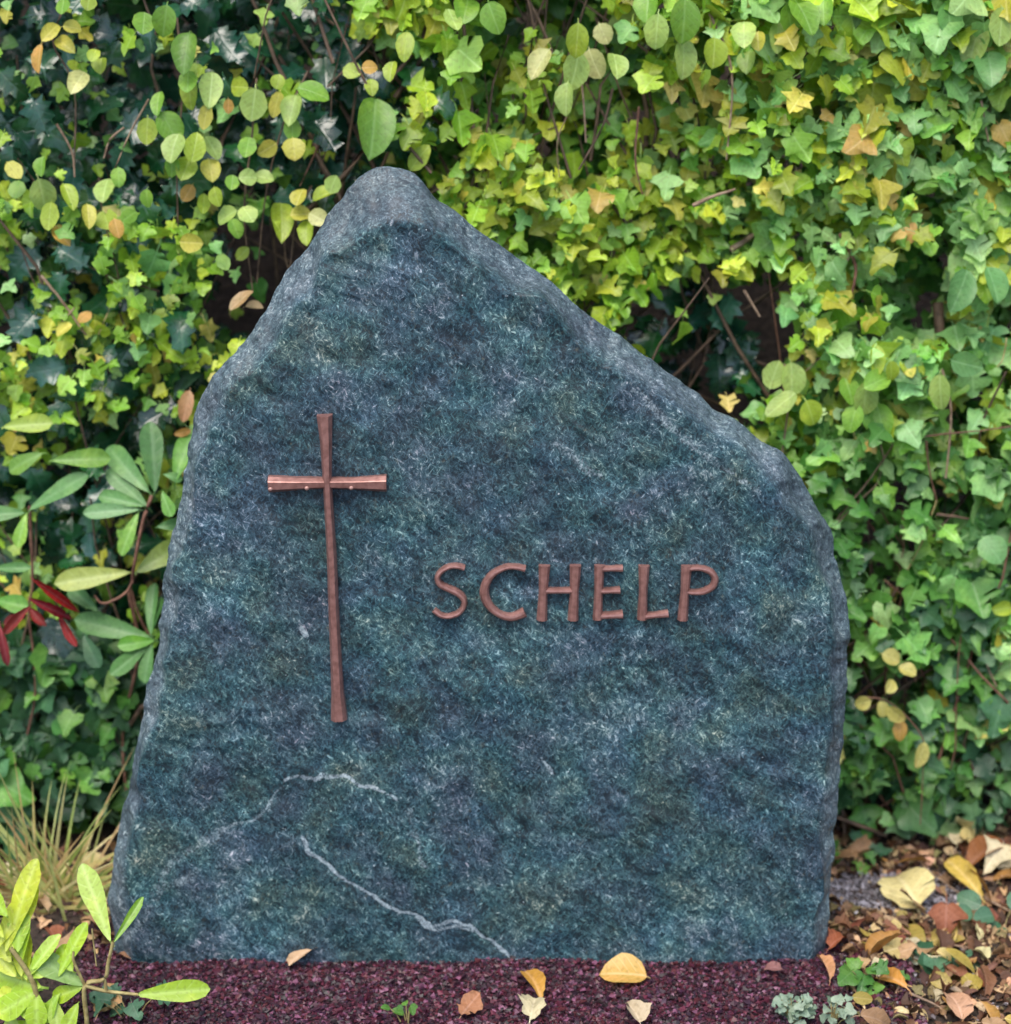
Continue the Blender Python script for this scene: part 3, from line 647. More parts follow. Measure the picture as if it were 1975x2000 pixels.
def twig(parent, pts, off, r, mat, zoom=None, name='twig', r1=None):
    """a stem drawn through pixels on the hedge face, `off` metres in front of it"""
    q = np.array(zc(pts, *zoom) if zoom else [(a * K, b * K) for a, b in pts], float)
    p = hit_hedge(q[:, 0], q[:, 1], -off)
    p = crom(p, 5); p[:, 1] += 0.004 * np.cumsum(rng.normal(0, 0.5, len(p))) * 0.5
    v, f = tube(p - np.array(parent.location), r, r * 0.6 if r1 is None else r1, 6)
    return put(name, mesh(name, v, f), mat, parent)
Z5 = (1420, 660, 0.3415); Z3 = (1315, 0, 0.346); Z1 = (0, 0, 0.346); Z2 = (660, 0, 0.346); Z4 = (0, 660, 0.3415); Z6 = (0, 1340, 0.346); Z7 = (660, 1500, 0.346); Z8 = (1315, 1340, 0.346)
for zo, pts, r, mt in (
    (Z5, [(590, 1090), (700, 950), (830, 790), (960, 590)], .0016, M_TWIG), (Z5, [(600, 1090), (720, 970), (860, 840), (910, 690)], .0013, M_TWIG),
    (Z5, [(1140, 590), (1160, 760), (1200, 930)], .0014, M_REDTWIG), (Z5, [(1200, 930), (1130, 1150), (1040, 1340)], .0014, M_GREENSTEM), (Z5, [(960, 590), (1200, 550), (1400, 530), (1625, 500)], .0014, M_REDTWIG),
    (Z5, [(1200, 1010), (1390, 1050)], .0024, M_BARK), (Z5, [(1470, 1560), (1460, 1700), (1480, 1850), (1540, 1990)], .0020, M_TWIG), (Z5, [(1590, 1820), (1530, 1930)], .0016, M_TWIG),
    (Z5, [(680, 1760), (790, 1710), (760, 1600)], .0012, M_BARK), (Z5, [(450, 190), (540, 110)], .0008, M_TWIG), (Z5, [(1600, 0), (1580, 100), (1540, 160)], .0012, M_GREENSTEM), (Z5, [(1205, -200), (1225, 60), (1255, 300), (1270, 700)], .008, M_BARK),
    (Z3, [(720, 330), (900, 150), (1140, -10)], .0028, M_BARK), (Z3, [(1300, -120), (1240, 150), (1190, 330), (1120, 700), (1090, 1100)], .0135, M_BARK), (Z3, [(110, 1160), (220, 1110), (350, 1070)], .0030, M_TWIG), (Z3, [(320, 1410), (480, 1310)], .0050, M_TWIG),
    (Z3, [(400, 1640), (490, 1790)], .0024, M_TWIG), (Z3, [(930, 1530), (1060, 1390)], .0016, M_TWIG), (Z3, [(1110, 760), (1080, 970)], .0016, M_GREENSTEM), (Z3, [(940, 1320), (1030, 1500), (1010, 1660)], .0030, M_REDTWIG), (Z3, [(1740, 570), (1780, 800)], .0018, M_TWIG),
    (Z2, [(1300, 640), (1240, 800), (1250, 1000)], .0010, M_TWIG), (Z2, [(1550, 500), (1500, 700), (1360, 960)], .0022, M_BARK), (Z2, [(1700, 600), (1680, 900), (1720, 1100)], .0018, M_REDTWIG)):
    twig(hedge, pts, -0.035 if r > .004 else 0.020, r * .85, mt, zo)
for zo, pts, r, mt in ((Z1, [(840, 560), (740, 740), (650, 950)], .0013, M_TWIG), (Z1, [(320, 700), (400, 850), (420, 1000)], .0015, M_TWIG), (Z1, [(1800, 820), (1740, 950), (1690, 1060)], .0013, M_REDTWIG),
    (Z1, [(230, 1560), (340, 1700), (480, 1900)], .0020, M_TWIG), (Z1, [(350, 1820), (420, 1740)], .0016, M_TWIG), (Z1, [(620, 1740), (555, 1890)], .0011, M_GREENSTEM), (Z1, [(700, 720), (620, 790), (590, 890)], .0014, M_TWIG)):
    twig(upl, pts, 0.02, r, mt, zo)

# --- leaves placed one by one on shrubs
YG, PG, GG, DG, YE, OR, PW_, BG = (172, 198, 64), (176, 206, 108), (128, 178, 62), (108, 154, 56), (208, 204, 84), (214, 170, 80), (214, 216, 140), (116, 172, 100)
def shrub_leaves(parent, zoom, rows, key='oval', off=0.035, gain=0.80, plane=None, spread=0.02):
    s = zoom[2]; gain *= 1.1
    for zx, zy, ln, wd, an, c in rows:
        cx, cy = zoom[0] + s * zx, zoom[1] + s * zy
        o_ = off + random.uniform(-spread, spread)
        p = (hit_hedge(np.array(cx), np.array(cy), -o_) if plane is None else hit(np.array(cx), np.array(cy), (0, plane - o_, 0), (0, 1, 0)))
        mm = np.linalg.norm(p - CAM) * HALF / (PH / 2) * 0.98
        ln_m, wd_m = ln * s * mm * 1.0, wd * s * mm * 1.0
        a = R(an + random.uniform(-8, 8)); tp = math.cos(a) * RGT - math.sin(a) * UPV
        nr = -FWD + random.uniform(-.55, .55) * RGT + random.uniform(-0.3, 0.7) * UPV
        M = frames((nr)[None], (tp + random.uniform(-.25, .1) * FWD)[None])[0]
        h = {'oval': 0.78, 'long': 0.29, 'longsoft': 0.29, 'ivyround': 1.0}[key]
        col = np.array(lin(c)) * gain * random.uniform(0.85, 1.12)
        leaf_object(parent, key, M, p - M[:, 1] * ln_m * 0.5 - np.array(parent.location), ln_m, col, sx=np.clip(wd_m / (ln_m * h), 0.6, 1.5))
snow = put('oval_leaf_shrub', None, label='shrub with rounded yellow-green leaves on thin stems before dark holly', cat='shrub'); snow.location = (-0.30, 0.33, 0)
shrub_leaves(snow, Z4, [(1065,390,190,75,105,(196,150,104)),(1045,540,100,50,160,(222,170,90))], off=0.03)
rows = [(1360,1690,180,75,-60,(190,160,110)),(1440,1730,110,60,-20,(206,180,140)),(1330,1290,120,90,60,GG),(1260,1480,110,80,60,GG),(1370,1430,100,70,-50,YG),(355,35,95,95,90,GG),(500,15,90,90,95,YG),(285,180,155,85,-60,YE),(410,155,105,85,0,YE),(370,255,155,85,45,YE),(220,330,160,62,100,OR),(530,310,95,75,-70,YG),(570,370,105,92,90,YG),(440,460,175,115,110,PW_),
 (810,130,165,125,100,GG),(930,120,180,135,90,GG),(1050,300,270,145,90,DG),(1060,460,160,110,85,GG),(890,580,155,85,90,GG),(1070,520,200,105,90,YG),(1190,500,235,135,100,PG),(1160,660,150,85,100,YE),(1350,490,115,112,180,YG),(1430,590,190,155,100,PG),(1560,590,155,85,100,YE),(1650,620,205,122,95,PG),(1770,520,190,145,10,GG),(1570,460,90,85,-80,YG),(1650,730,130,100,90,GG),
 (1395,830,155,105,100,GG),(1510,840,125,100,150,YE),(1660,840,135,130,90,YE),(1290,600,85,62,90,OR),(830,740,155,115,90,YG),(960,720,200,150,60,GG),(980,830,185,145,100,PG),(1100,830,175,125,-70,YG),(1200,830,155,105,60,PG),(970,940,125,85,90,GG),(1050,950,155,125,110,YG),(1190,960,145,115,80,YE),(1150,1150,135,75,90,YG),(1220,1110,115,92,80,YG),(1060,1090,110,85,120,OR),(1310,1030,105,82,90,GG),(1400,1000,105,105,180,PG),(1490,1000,115,102,10,PG),(1280,1220,135,125,160,PG),(1400,1210,135,115,60,PG),
 (1590,1250,285,125,100,YG),(1690,1110,115,112,-90,YE),(1700,1210,125,112,-20,YE),(1730,1310,165,95,80,YG),(1800,1230,135,105,30,PW_),(1830,1100,145,105,-30,YG),(1880,1040,110,100,-60,PG),
 (80,960,125,92,45,YE),(95,1070,120,100,90,GG),(240,1100,185,150,80,PG),(280,1220,165,112,100,YG),(390,1110,175,92,70,YG),(350,1330,155,82,60,OR),(235,940,115,85,90,GG),(590,1070,155,135,90,PG),(670,1000,115,85,90,GG),(500,1220,155,85,80,YE),(600,1240,155,125,60,YG),(660,1290,115,85,70,OR),(730,1220,115,85,-40,GG),(740,1290,110,90,30,GG),(1080,1370,135,112,0,YE),(830,1120,105,92,90,GG),(480,1790,100,70,-60,OR),(360,1860,110,90,150,YE)]
shrub_leaves(snow, Z1, rows)
shrub_leaves(snow, Z2, [(200,720,380,230,90,DG),(190,490,110,80,90,YG),(80,400,110,110,40,YG),(300,400,130,90,90,YG),(380,260,180,105,95,YG),(180,380,90,80,0,OR),(460,890,180,105,-60,YG)])
for pts in ([(1000, 100), (1030, 500), (1000, 900), (1010, 1500)], [(1740, 400), (1600, 700), (1500, 1100), (1450, 1600)], [(1450, 440), (1420, 800), (1380, 1200), (1430, 1650)], [(1760, 1050), (1680, 1200), (1640, 1500), (1600, 1900)], [(350, 60), (300, 250), (420, 500), (420, 1000)], [(560, 1000), (580, 1200), (700, 1700)]):
    twig(snow, pts, 0.004, 0.0014, M_BARK, Z1, 'stem')
big = put('broad_leaf_shrub', None, label='shrub sprays with broad pale green leaves showing among the ivy', cat='shrub'); big.location = (0.45, 0.36, 0)
shrub_leaves(big, Z2, [(1140,360,205,125,130,PW_),(1340,400,225,165,100,PG),(1450,360,180,140,80,PW_),(1570,370,175,135,90,PG),(1290,560,195,115,95,PG),(1500,190,125,112,60,PW_),(1350,230,200,130,100,YG),(720,60,200,150,110,GG),(880,100,190,150,80,GG),(650,110,150,110,70,PG),(1750,40,190,150,90,GG),(1800,180,200,140,90,PG)], off=0.05)
shrub_leaves(big, Z3, [(60,120,255,175,90,GG),(60,330,235,140,90,PG),(230,300,175,150,90,YG),(420,350,155,110,80,PG),(740,80,265,170,80,GG),(400,190,180,140,95,PG),(590,210,185,95,90,PG),(660,110,180,140,70,GG),(850,60,180,120,90,GG),(480,230,120,90,90,YE),(1620,1640,265,165,120,BG),(1810,1610,220,150,60,BG),(1700,250,260,160,100,PG),(1790,380,240,170,80,BG),(1850,150,220,160,90,PG),(1560,110,200,150,90,BG)], off=0.05)
shrub_leaves(big, Z5, [(270,210,175,135,-80,PG),(370,240,205,155,80,PG),(310,380,225,135,140,PG),(480,430,165,145,60,YG),(860,250,185,135,-30,GG),(790,350,205,145,90,PG),(880,470,205,145,80,GG),(720,460,170,130,100,GG),(1220,310,215,125,95,PG),(1040,170,145,82,80,YE),(940,190,125,92,70,YG),(1370,150,185,145,10,BG),(1520,1210,185,165,60,BG),(1570,1550,150,85,170,YG),(700,300,180,130,80,GG),(850,130,200,95,95,YG)], off=0.045)
for zo, pts in ((Z5, [(330, 150), (350, 400), (300, 800)]), (Z5, [(820, 160), (840, 420), (900, 700)]), (Z5, [(1230, 180), (1280, 420), (1250, 800)]), (Z3, [(200, 60), (330, 400), (300, 900)]), (Z2, [(1340, 250), (1380, 500), (1400, 800)])):
    twig(big, pts, 0.02, 0.0018, M_TWIG, zo, 'stem')
sprig = put('yellow_leaf_sprig', None, label='thin bare sprig with a few pale yellow oval leaves against dark ivy', cat='sprig'); sprig.location = (0.44, 0.30, 0)
SY = (214, 206, 112)
shrub_leaves(sprig, Z8, [(1070,95,95,85,170,SY),(1180,130,95,85,-100,SY),(1260,160,120,90,40,SY),(1280,250,125,80,100,OR),(1400,390,155,92,110,SY),(1225,0,95,75,-60,SY)], off=0.055, spread=0.004)
shrub_leaves(sprig, Z5, [(940,1830,115,105,20,SY),(1035,1900,110,90,30,SY)], off=0.055, spread=0.004)
twig(sprig, [(1060, 60), (1200, 90), (1320, 180), (1410, 300), (1420, 420), (1400, 800)], 0.052, 0.0011, M_REDTWIG, Z8, 'stem')

# --- holly
def holly(name, label, base, n, xr, zr, din, keepf, sd):
    g = np.random.default_rng(sd)
    x = g.uniform(*xr, n); z = g.uniform(*zr, n); inn = g.uniform(*din, n); y = hedge_y(z) + inn
    loc = np.stack([x, y, z], 1); px, py = proj(loc); k = keepf(px / K, py / K); loc, inn = loc[k], inn[k]; n = len(loc)
    nr = np.stack([g.normal(0, .6, n), np.full(n, -1.0), g.normal(.5, .5, n)], 1); tp = g.normal(0, 1, (n, 3)) + np.array([0, 0, -0.5])
    col = pal([(28, 74, 50), (22, 60, 46), (34, 84, 52), (42, 88, 70), (20, 54, 38), (32, 80, 40)], n)
    root = plant(name, label, 'holly', base, ['holly'], np.zeros(n, int), frames(nr, tp), loc, g.uniform(0.035, 0.062, n), col, -inn)
    stems_object(root, 'stems', 24, xr, zr, din, (0.0015, 0.004), M_BARK, sd + 1); return root
holly('holly_shrub', 'dark glossy holly shrub behind the rounded yellow-green leaves', (-0.5, 0.42, 0), 3200, (-0.92, -0.02), (0.15, 1.35), (0.0, 0.34), lambda a, b: (a < 720) & ((b < 480) | (a < 640) & (b < 1200)) & ~((a > 375) & (a < 660) & (b > 400) & (b < 640)), 50)
holly('holly_shrub', 'small dark patch of holly over the long sloping shoulder of the headstone', (0.2, 0.40, 0), 260, (0.05, 0.45), (0.5, 0.85), (0.05, 0.22), lambda a, b: ((a - 1300) / 140) ** 2 + ((b - 640) / 110) ** 2 < 1, 60)
holly('holly_shrub', 'tuft of blue-green holly directly above the tip of the headstone', (-0.1, 0.42, 0), 150, (-0.25, 0.1), (0.75, 1.0), (-0.01, 0.10), lambda a, b: ((a - 800) / 85) ** 2 + ((b - 180) / 75) ** 2 < 1, 70)

# --- rhododendron left of the stone
def blade(parent, zoom, b0, t0, wd, c, key, plane=None, off=0.04, gain=0.8, name='leaf', label=None, tilt=None, dz=0.0, wide=1.1):
    s = zoom[2]; out = []
    p0x, p0y, p1x, p1y = zoom[0] + s * b0[0], zoom[1] + s * b0[1], zoom[0] + s * t0[0], zoom[1] + s * t0[1]
    f = (lambda a, b_, o_: hit_hedge(np.array(a), np.array(b_), -o_)) if plane is None else (lambda a, b_, o_: hit(np.array(a), np.array(b_), (0, plane - o_, 0), (0, 1, 0)))
    A = f(p0x, p0y, off); B = f(p1x, p1y, off + dz + random.uniform(-0.005, 0.03)); ln = np.linalg.norm(B - A)
    mm = np.linalg.norm(A - CAM) * HALF / (PH / 2); w = wd * s * mm * wide
    tp = (B - A) / ln; sd_ = random.uniform(-.35, .35) if tilt is None else tilt
    nr = -FWD + 0.25 * UPV + sd_ * RGT
    M = frames(nr[None], tp[None])[0]
    return leaf_object(parent, key, M, A - np.array(parent.location), ln * 1.02, np.array(lin(c)) * gain * random.uniform(.9, 1.1), name=name, sx=w / (ln * 0.29), label=label)
rho = put('rhododendron', None, label='rhododendron with long smooth leaves in whorls beside the headstone', cat='rhododendron'); rho.location = (-0.45, 0.27, 0)
LG, MG, BR = (96, 148, 78), (72, 124, 62), (96, 160, 46)
for b0, t0, w, c in (((850,880),(570,590),135,LG),((885,880),(880,470),140,MG),((1000,820),(1020,570),125,BR),((840,960),(620,740),105,LG),((820,960),(560,890),95,LG),((800,980),(490,1010),95,(110,156,98)),((790,1000),(720,1230),85,(128,180,70)),((930,880),(965,1000),80,BR),((900,1080),(1000,1040),80,MG),
  ((170,980),(425,760),115,LG),((140,1000),(-60,985),95,LG),((150,1010),(85,1160),80,GG),((740,1340),(335,1415),135,(168,184,90)),((780,1340),(1000,1160),145,(132,158,72)),((870,1720),(415,1585),140,LG),((865,1700),(800,1415),85,LG),((880,1730),(705,1740),95,BR),((850,1750),(635,1925),100,LG),((870,1750),(860,1960),90,LG),((860,1700),(860,1480),70,MG),
  ((20,510),(290,480),115,(158,186,66)),((-40,1320),(190,1325),65,LG),((-20,1500),(85,1510),110,BR),((560,1560),(390,1450),100,MG),((300,700),(560,640),120,DG),((240,660),(60,760),110,DG),((300,330),(400,260),120,(60,106,66)),((480,1700),(560,1880),100,(66,110,70)),((330,1650),(380,1830),90,(60,100,64)),((1000,330),(1080,80),150,(56,100,66)),((940,780),(1040,800),60,LG)):
    blade(rho, Z4, b0, t0, w, c, 'long', off=-0.01 if sum(c) < 240 else 0.05, wide=0.95)
RD = (150, 30, 28)
for b0, t0, w, c in (((190,1380),(440,1560),58,RD),((170,1490),(400,1600),60,(128,20,34)),((330,1570),(460,1750),50,RD),((180,1530),(40,1680),60,(140,50,44)),((170,1540),(255,1640),60,(140,44,40)),((150,1560),(30,1640),50,(120,40,36)),((0,1640),(35,1850),55,(146,56,62))):
    blade(rho, Z4, b0, t0, w, c, 'drylong', off=0.085, label='dead red leaf', wide=0.7)
for pts, r in (([(870, 900), (820, 1050), (770, 1300), (735, 1440), (600, 1510), (540, 1470)], .0030), ([(170, 960), (190, 1400), (170, 1560), (210, 2000), (120, 2500), (180, 2900)], .0026), ([(870, 1730), (800, 1600), (745, 1430)], .0028), ([(735, 1440), (790, 1800), (700, 2300), (760, 2900)], .0034)):
    twig(rho, pts, 0.055 if r > .0029 and pts[0][0] == 870 else 0.004, r * .8, M_REDTWIG, Z4, 'stem')

# --- bright young shrub in front of the bed, left
az = put('azalea', None, label='bright yellow-green young shrub growing in front of the purple bed', cat='shrub'); az.location = (-0.44, -0.13, 0.0)
B1, B2, B3 = (176, 214, 52), (190, 220, 96), (206, 222, 60)
for b0, t0, w, c in (((622,1440),(465,1140),125,B2),((640,1450),(765,1295),52,(140,190,60)),((770,1742),(1108,1708),118,B1),((470,1690),(225,1535),130,(150,190,96)),((465,1700),(265,1755),95,B1),((30,1500),(5,1070),130,B3),((60,1500),(155,1215),110,B3),((100,1500),(100,1300),120,B1),((150,1660),(20,1530),110,B3),((230,1700),(-30,1650),170,B1),((210,1720),(-10,1855),140,B1),((205,1730),(200,1915),120,B1),((150,1650),(165,1470),85,B2),((410,1610),(300,1490),110,B1),((440,1790),(390,1930),85,B1),((120,1640),(60,1440),120,B3),((330,1740),(210,1790),90,(160,200,60)),((60,1560),(-60,1420),120,B3),((180,1600),(250,1490),80,B1),((300,1760),(330,1900),90,B2),((40,1300),(-50,1180),100,B1),((-20,1480),(60,1240),110,B3),((120,1560),(10,1400),110,B1),((90,1640),(-40,1560),120,B3),((250,1640),(120,1580),110,B1),((120,1780),(-20,1740),110,B3),((270,1800),(120,1830),100,B1),((60,1850),(80,1980),110,B2),((330,1640),(260,1480),90,B1),((20,1420),(-70,1300),100,B3),((170,1900),(60,1960),110,B1)):
    blade(az, Z6, b0, t0, w, c, 'longsoft', plane=-0.13, off=0.0, gain=0.86, wide=0.98)
for pts, r in (([(500, 2080), (490, 1880), (480, 1690), (590, 1655), (612, 1560), (640, 1440)], .0028), ([(480, 1690), (600, 1722), (780, 1742)], .0024), ([(600, 1722), (592, 1650)], .0022), ([(300, 2080), (230, 1850), (190, 1680), (120, 1560), (60, 1480)], .0034), ([(480, 1690), (420, 1560), (415, 1500)], .0018), ([(520, 1370), (530, 1460), (545, 1580)], .0010)):
    q = np.array(zc(pts, *Z6)); p = hit(q[:, 0], q[:, 1], (0, -0.13, 0), (0, 1, 0)); p[p[:, 2] < 0.0, 2] = -0.01
    v, f = tube(crom(p, 5) - np.array(az.location), r, r * 0.7, 6); put('stem', mesh('stem', v, f), M_GREENSTEM, az)

# --- grass tuft
gr = put('grass_tuft', None, label='dry pale green grass tuft at the foot of the low ivy', cat='grass tuft')
gb = hit(np.array(100 * K), np.array(1690 * K), (0, 0, 0), (0, 0, 1)); gr.location = gb
blades = []
for i in range(150):
    a = random.gauss(-0.25, 0.85) if i < 130 else random.uniform(1.2, 2.2) * random.choice((-1, 1)); ln = random.uniform(0.08, 0.225) * (1 if abs(a) < 1.3 else .7)
    d = np.array([math.sin(a), random.uniform(-0.55, 0.35), math.cos(a)]); d /= np.linalg.norm(d)
    b0 = np.array([random.gauss(0, 0.022), random.gauss(0, 0.018), -0.012]); w = random.uniform(0.0012, 0.0026); m = 6; vv = []
    side = np.cross(d, np.array([0, -1, 0.2])); side /= np.linalg.norm(side); droop = random.uniform(0.05, 0.45)
    for j in range(m):
        t = j / (m - 1); c_ = b0 + d * ln * t + np.array([d[0] * .3, d[1] * .3 - 0.02, -1]) * droop * ln * t * t * 0.6; ww = w * (1 - t ** 2 * 0.92)
        c_[2] = max(c_[2], float(ground_z(np.array([c_[0] + gb[0]]), np.array([c_[1] + gb[1]]))[0]) - gb[2] + 0.004 * t)
        vv += [c_ - side * ww, c_ + side * ww + np.array([0, -0.0006, 0])]
    f = [(2 * j, 2 * j + 1, 2 * j + 3, 2 * j + 2) for j in range(m - 1)]
    me = mesh('grass_blade', np.array(vv), np.array(f), True, {'leafuv': ('FLOAT_VECTOR', np.array([(0.3, j // 2 / m, 0) for j in range(2 * m)]))}); me.materials.append(M_LEAF)
    o = put('grass_blade', me, None, gr); c = random.choice([(170, 178, 112), (150, 166, 92), (198, 192, 134), (136, 154, 80), (210, 200, 146), (186, 176, 112), (176, 150, 104)]); o.color = (*[v * 1.2 for v in lin(c)], 1)

# ------------------------------------------------------------------ fallen leaves
def fallen(key, x, y, size, c, label, group=None, yaw=None, tilt=0.35, up=0.0, sx=1.0, cat='fallen leaf', face=-0.12):
    g = float(top_z(np.array([x]), np.array([y]))[0])
    a = random.uniform(0, 2 * math.pi) if yaw is None else R(yaw)
    nr = np.array([random.gauss(0, tilt), random.gauss(face, tilt), 1.0]); tp = np.array([math.cos(a), math.sin(a), 0.0])
    M = frames(nr[None], tp[None])[0]
    if random.random() < 0.3 and yaw is None: M = M @ np.diag([-1, 1, -1])
    var = random.randrange(4); gv = PROTO[key][0][var][0][0] * np.array([size * sx, size, size]); low = np.percentile((gv @ M.T)[:, 2], 8)
    p = np.array([x, y, g - low + 0.001 + up]) - M[:, 1] * size * 0.5 * np.array([1, 1, 0])
    o = leaf_object(None, key, M, p, size, np.array(lin(c)) * 0.85 * random.uniform(.85, 1.15), name='fallen_leaf', sx=sx, var=var, label=label, cat=cat, group=group); return o
def gpt(zoom, zx, zy):
    h = 0.008
    for _ in range(4):
        p = hit(np.array(zoom[0] + zoom[2] * zx), np.array(zoom[1] + zoom[2] * zy), (0, 0, h), (0, 0, 1)); h = float(top_z(p[:1], p[1:2])[0]) + 0.004
    return p
random.seed(21)
for zo, zx, zy, key, size, c, lab, yaw, tilt, sx in (
  (Z7, 1610, 1185, 'oval', .052, (226, 184, 96), 'broad speckled yellow leaf lying flat on the purple bed against the stone', 175, .06, 1.0),
  (Z7, 1110, 1255, 'drylong', .048, (196, 146, 60), 'narrow folded golden leaf on the purple bed beside the cream leaf', 110, .3, 1.3),
  (Z7, 1100, 1390, 'dryoval', .034, (226, 214, 170), 'cream blotched leaf on the front edge of the purple bed', 80, .12, 1.2),
  (Z7, 750, 1370, 'dryoval', .036, (176, 122, 86), 'tan curled leaf on the front edge of the purple bed', 60, .3, 1.0),
  (Z7, 1670, 1425, 'dryivy', .032, (216, 196, 160), 'pale jagged leaf scrap on the front edge of the purple bed', 120, .3, 1.0),
  (Z6, 1715, 1560, 'drylong', .038, (214, 178, 138), 'small tan leaf wedged against the foot of the stone', 205, .25, 1.7),
  (Z6, 610, 1815, 'dryoval', .042, (214, 166, 112), 'pale tan leaf under the bright young shrub', 70, .35, 1.0),
  (Z8, 1310, 1200, 'dryoval', .072, (232, 216, 150), 'large crumpled cream-yellow leaf in the litter by the stone', 100, .25, 1.35),
  (Z8, 1750, 1010, 'drylong', .075, (150, 96, 56), 'long curled orange-brown leaf on top of the litter', 40, .3, 1.3),
  (Z8, 1260, 1510, 'dryoval', .052, (222, 198, 128), 'pale yellow ragged leaf below the crumpled cream leaf', 30, .25, 1.0),
  (Z8, 1390, 1560, 'oval', .030, (222, 228, 210), 'tiny whitish oval leaf in the litter', 0, .15, .9),
  (Z8, 920, 1470, 'dryoval', .036, (168, 96, 62), 'rust orange leaf touching the corner of the stone', 45, .25, 1.0),
  (Z8, 1230, 1700, 'drylong', .052, (198, 140, 62), 'golden brown narrow leaf beside the green seedlings', 130, .3, 1.4),
  (Z8, 1600, 1840, 'dryoval', .058, (206, 160, 126), 'salmon coloured leaf with a raised edge in the litter', 100, .3, 1.0),
  (Z8, 1300, 770, 'dryoval', .065, (112, 66, 34), 'dark brown leaf lying under the edge of the ivy', 10, .3, 1.0),
  (Z8, 1110, 800, 'dryoval', .050, (120, 66, 30), 'brown upright leaf between the ivy and the stone', 80, .5, .8),
  (Z8, 1420, 620, 'dryivy', .045, (186, 124, 76), 'orange-tan leaf caught on the low ivy', 60, .5, 1.0),
  (Z8, 1640, 1150, 'drylong', .070, (220, 190, 90), 'long yellow leaf leaning under the orange-brown leaf', 110, .4, 1.0),
  (Z8, 860, 1620, 'drylong', .045, (206, 150, 104), 'light tan leaf at the end of the purple bed', 110, .3, 1.3),
  (Z8, 560, 1620, 'dryoval', .026, (140, 96, 92), 'reddish leaf half sunk in the purple bed', 160, .2, 1.0)):
    p = gpt(zo, zx, zy); fallen(key, p[0], p[1], size * (.8 if zo is Z8 and size < .07 else 1), c, lab, None, yaw, tilt * .7, 0.004, sx, face=-0.38)
kinds_ = [('brown', [(112, 76, 52), (90, 62, 46), (128, 88, 60)], 'dryoval', 'brown curled leaf', 44), ('tan', [(186, 150, 110), (204, 172, 134), (166, 130, 94)], 'dryoval', 'tan dry leaf', 52), ('yellow', [(214, 194, 108), (226, 208, 136), (196, 176, 86)], 'oval', 'yellow oval leaf', 44), ('cream', [(224, 210, 170), (210, 196, 158), (216, 206, 150)], 'dryivy', 'cream jagged leaf', 26), ('reddish', [(146, 90, 64), (134, 78, 60), (160, 108, 82)], 'dryivy', 'reddish jagged leaf', 18), ('golden', [(190, 146, 74), (172, 126, 64)], 'drylong', 'narrow golden leaf', 24)]
def litter(nm, cs, key, what, xx, yy, size, place):
    word = 'tiny' if size < 0.024 else ('small' if size < 0.034 else 'broad')
    fallen(key, xx, yy, size * (1.25 if key == 'drylong' else 1), random.choice(cs), word + ' ' + what + ' ' + place, word + ' ' + nm + ' leaves ' + place, None, 0.45, random.uniform(0, 0.010), random.uniform(.75, 1.15))
for nm, cs, key, what, cnt in kinds_:
    for i in range(int(cnt * 1.15)):
        xx = random.uniform(0.375, 0.78); yy = random.uniform(-0.20, 0.27)
        if xx < 0.47 and yy < 0.0 and random.random() < 0.7: xx += 0.09
        if ((xx - 0.46) / 0.10) ** 2 + ((yy - 0.17) / 0.05) ** 2 < 1: yy -= 0.11
        place = 'at the foot of the deep green ivy' if yy > 0.14 else ('in the litter close to the end of the purple bed' if xx < 0.52 else 'out in the open litter beyond the purple bed')
        litter(nm, cs, key, what, xx, yy, random.choice((random.uniform(0.014, 0.024), random.uniform(0.022, 0.044))), place)
for nm, cs, key, what, cnt in kinds_[:5]:
    for i in range(9):
        xx = random.uniform(-0.78, -0.40); yy = random.uniform(0.0, 0.27)
        litter(nm, cs, key, what, xx, yy, random.uniform(0.018, 0.042), 'under the low dark ivy' if yy > 0.13 else 'on the soil around the grass tuft')
# crumbled litter under the leaves
n = 6600; x = np.concatenate([rng.uniform(0.37, 0.9, 6000), rng.uniform(-0.9, -0.40, 600)]); y = np.concatenate([rng.uniform(-0.3, 0.34, 6000), rng.uniform(0.0, 0.34, 600)])
k = ~((x > 0.3) & (x < 0.47) & (y < 0.02) & (rng.random(n) < 0.6)) & ~((np.hypot((x - 0.46) / 0.10, (y - 0.17) / 0.05) < 1) & (rng.random(n) < 0.9)); x, y = x[k], y[k]; n = len(x)
Mx = frames(np.stack([rng.normal(0, .4, n), rng.normal(-.1, .4, n), np.ones(n)], 1), np.stack([rng.normal(0, 1, n), rng.normal(0, 1, n), np.zeros(n)], 1))
lm = leaf_mass(None, ['dryoval', 'dryivy', 'drylong'], rng.integers(0, 3, n), Mx, np.stack([x, y, top_z(x, y) + 0.004], 1), rng.uniform(0.006, 0.019, n), pal([(104, 74, 54), (146, 112, 82), (84, 60, 46), (184, 150, 110), (180, 150, 110), (72, 52, 44), (124, 90, 70), (120, 110, 70), (196, 170, 130), (96, 66, 48)], n), name='leaf_litter')
lm['label'] = 'crumbled brown leaf litter covering the soil beside the headstone'; lm['category'] = 'leaf litter'
